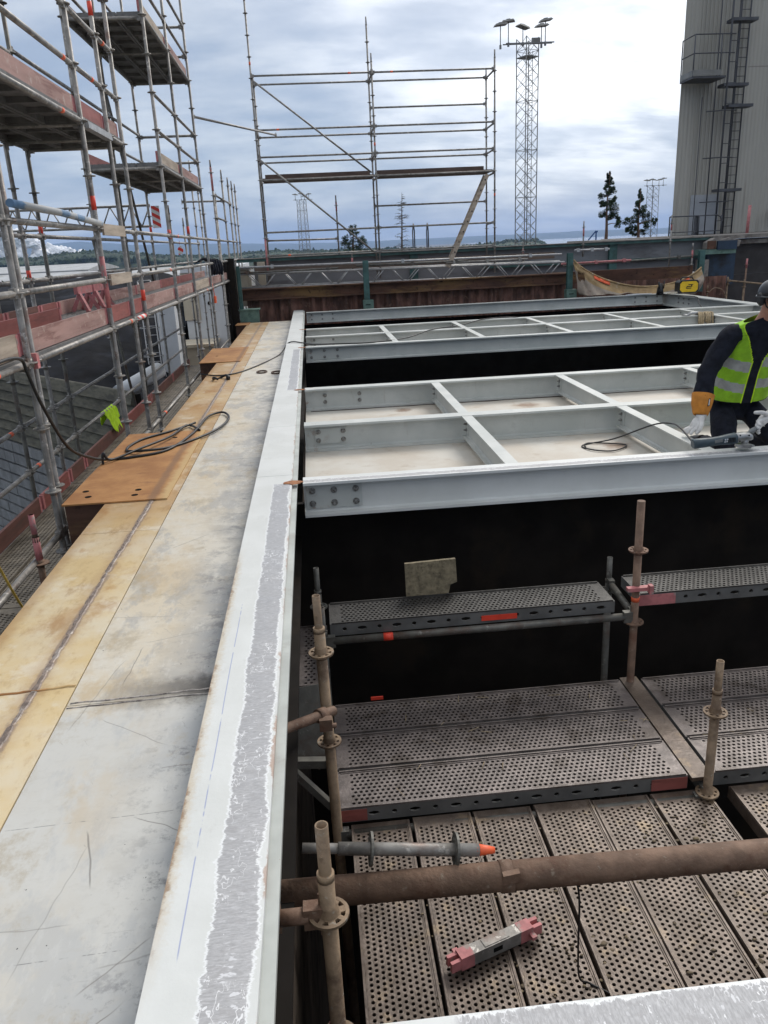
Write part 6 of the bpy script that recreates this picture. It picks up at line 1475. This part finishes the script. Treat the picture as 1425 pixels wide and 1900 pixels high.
# gauntlets
def gauntlet(elbow, wrist, palm, kn, fingers, thumb, label):
    d = (palm - wrist).normalized()
    vs2 = [wrist, palm]; ed = [(0,1)]; rd2 = [(.042,.034),(.052,.034)]
    for kp, mid, tip in zip(kn, *fingers):
        i = len(vs2); vs2 += [kp, mid, tip]; ed += [(1,i),(i,i+1),(i+1,i+2)]; rd2 += [.0195,.0165,.0135]
    i = len(vs2); vs2 += list(thumb); ed += [(0,i)] + [(i+q,i+q+1) for q in range(len(thumb)-1)]; rd2 += [.021,.018,.014][:len(thumb)]
    g = skin_mesh('glove', vs2, ed, rd2, M['leather'], wk, 0, 2)
    m_ = MB(); ax = (wrist - elbow).normalized(); s0 = wrist - ax*.165; rings = []
    x = ax.cross(V((0,1,0))).normalized(); y = ax.cross(x)
    for u, r_ in ((0,.092),(.02,.094),(.5,.084),(.9,.066),(1.0,.057)):
        c_ = s0.lerp(wrist + ax*.012, u); rings.append([c_ + (x*math.cos(6.2832*j/24) + y*math.sin(6.2832*j/24)*.85)*r_*(1 + .03*math.sin(j*1.3+u*4)) for j in range(24)])
    m_.loft(rings, False, 0, True); c = part('cuff', m_, M['cuff'], g); sd_ = c.modifiers.new('thick', 'SOLIDIFY'); sd_.thickness = .004
    return g, ax, s0, x, y
# right hand resting on the rib
P_ = V((3.075,6.10,.085))
kn = [V((3.045,6.055,.070)), V((3.030,6.078,.070)), V((3.022,6.103,.066)), V((3.022,6.128,.060))]
mids = [V((3.005,6.035,.062)), V((2.985,6.062,.062)), V((2.977,6.094,.058)), V((2.982,6.126,.052))]
tips = [V((2.985,6.035,.026)), V((2.960,6.060,.026)), V((2.955,6.092,.024)), V((2.966,6.122,.020))]
g1, ax, s0, x, y = gauntlet(ER, WR, P_, kn, (mids, tips), [V((3.085,6.055,.095)), V((3.055,6.025,.062)), V((3.02,6.015,.035))], '')
m_ = MB(); c_ = s0 + ax*.055 - V((0,.074,0)) + V((.02,0,0)); m_.obox(c_, V((.008,0,.002)), V((0,.004,0)), ax*.032); part('sewn_tag', m_, M['black'], g1)
m_ = MB(); m_.obox(c_ - V((0,.005,0)), V((.0035,0,.001)), V((0,.0012,0)), ax*.024); part('tag_text', m_, M['leather'], g1)
# left hand holding the side handle
P_ = V((3.42,5.735,.185))
kn = [V((3.375,5.70,.200)), V((3.362,5.698,.178)), V((3.360,5.700,.155)), V((3.366,5.708,.134))]
mids = [V((3.325,5.655,.190)), V((3.318,5.648,.166)), V((3.322,5.650,.142)), V((3.334,5.660,.120))]
tips = [V((3.33,5.615,.168)), V((3.325,5.612,.145)), V((3.328,5.62,.122)), V((3.338,5.632,.104))]
gauntlet(ELF, WLF, P_, kn, (mids, tips), [V((3.44,5.72,.225)), V((3.38,5.69,.255)), V((3.30,5.675,.262))], '')
# helmet, strap, collar
m_ = MB(); rings = []
for i in range(9):
    a = i/8*math.pi/2; rings.append([HC + V((.125*math.cos(a)**.8*math.cos(6.2832*j/28), .012 + .145*math.cos(a)**.8*math.sin(6.2832*j/28), .02 + .125*math.sin(a))) for j in range(28)])
m_.loft(rings, False, 0, True)
rb_ = [HC + V((.128*math.cos(6.2832*j/28), .012 + .148*math.sin(6.2832*j/28), .02)) for j in range(28)]; ro_ = [HC + V((.138*math.cos(6.2832*j/28), .0 + (.16 if math.sin(6.2832*j/28) > 0 else .20)*math.sin(6.2832*j/28), .005)) for j in range(28)]
m_.loft([rb_, ro_], False, 0, True); hm = part('helmet', m_, M['helmet'], wk); sd_ = hm.modifiers.new('thick', 'SOLIDIFY'); sd_.thickness = .004
for s_ in (-1, 1):
    m_ = MB(); rings = []
    for q, r_ in ((0,.042),(.5,.046),(1,.03)): rings.append([HC + V((s_*(.095+.04*q), .012 + r_*math.cos(6.2832*j/16), -.005 + r_*1.25*math.sin(6.2832*j/16))) for j in range(16)])
    m_.loft(rings, True, 0, True); part('ear_muff', m_, M['helmet'], wk)
    m_ = MB(); m_.tube([HC + V((s_*.10,-.01,.0)), HC + V((s_*.088,-.03,-.06)), HC + V((s_*.045,-.075,-.115)), HC + V((0,-.085,-.125))], .006, 6); part('chin_strap', m_, M['black'], hm)

# ------------------------------------------------------------------ air between here and the hills
m_ = MB(); m_.box(-13000, 13000, -3000, 12500, -20, 240)
hz = part('haze', m_, [], None, (0,0,0)); hz['kind'] = 'stuff'
hm_ = bpy.data.materials.new('haze_air'); hm_.use_nodes = True; tt = hm_.node_tree; tt.nodes.clear()
oo = tt.nodes.new('ShaderNodeOutputMaterial'); pv = tt.nodes.new('ShaderNodeVolumePrincipled'); tt.links.new(pv.outputs[0], oo.inputs['Volume'])
pv.inputs['Color'].default_value = (.42,.62,1.0,1); pv.inputs['Density'].default_value = .00009; pv.inputs['Anisotropy'].default_value = 0
hz.data.materials.append(hm_)
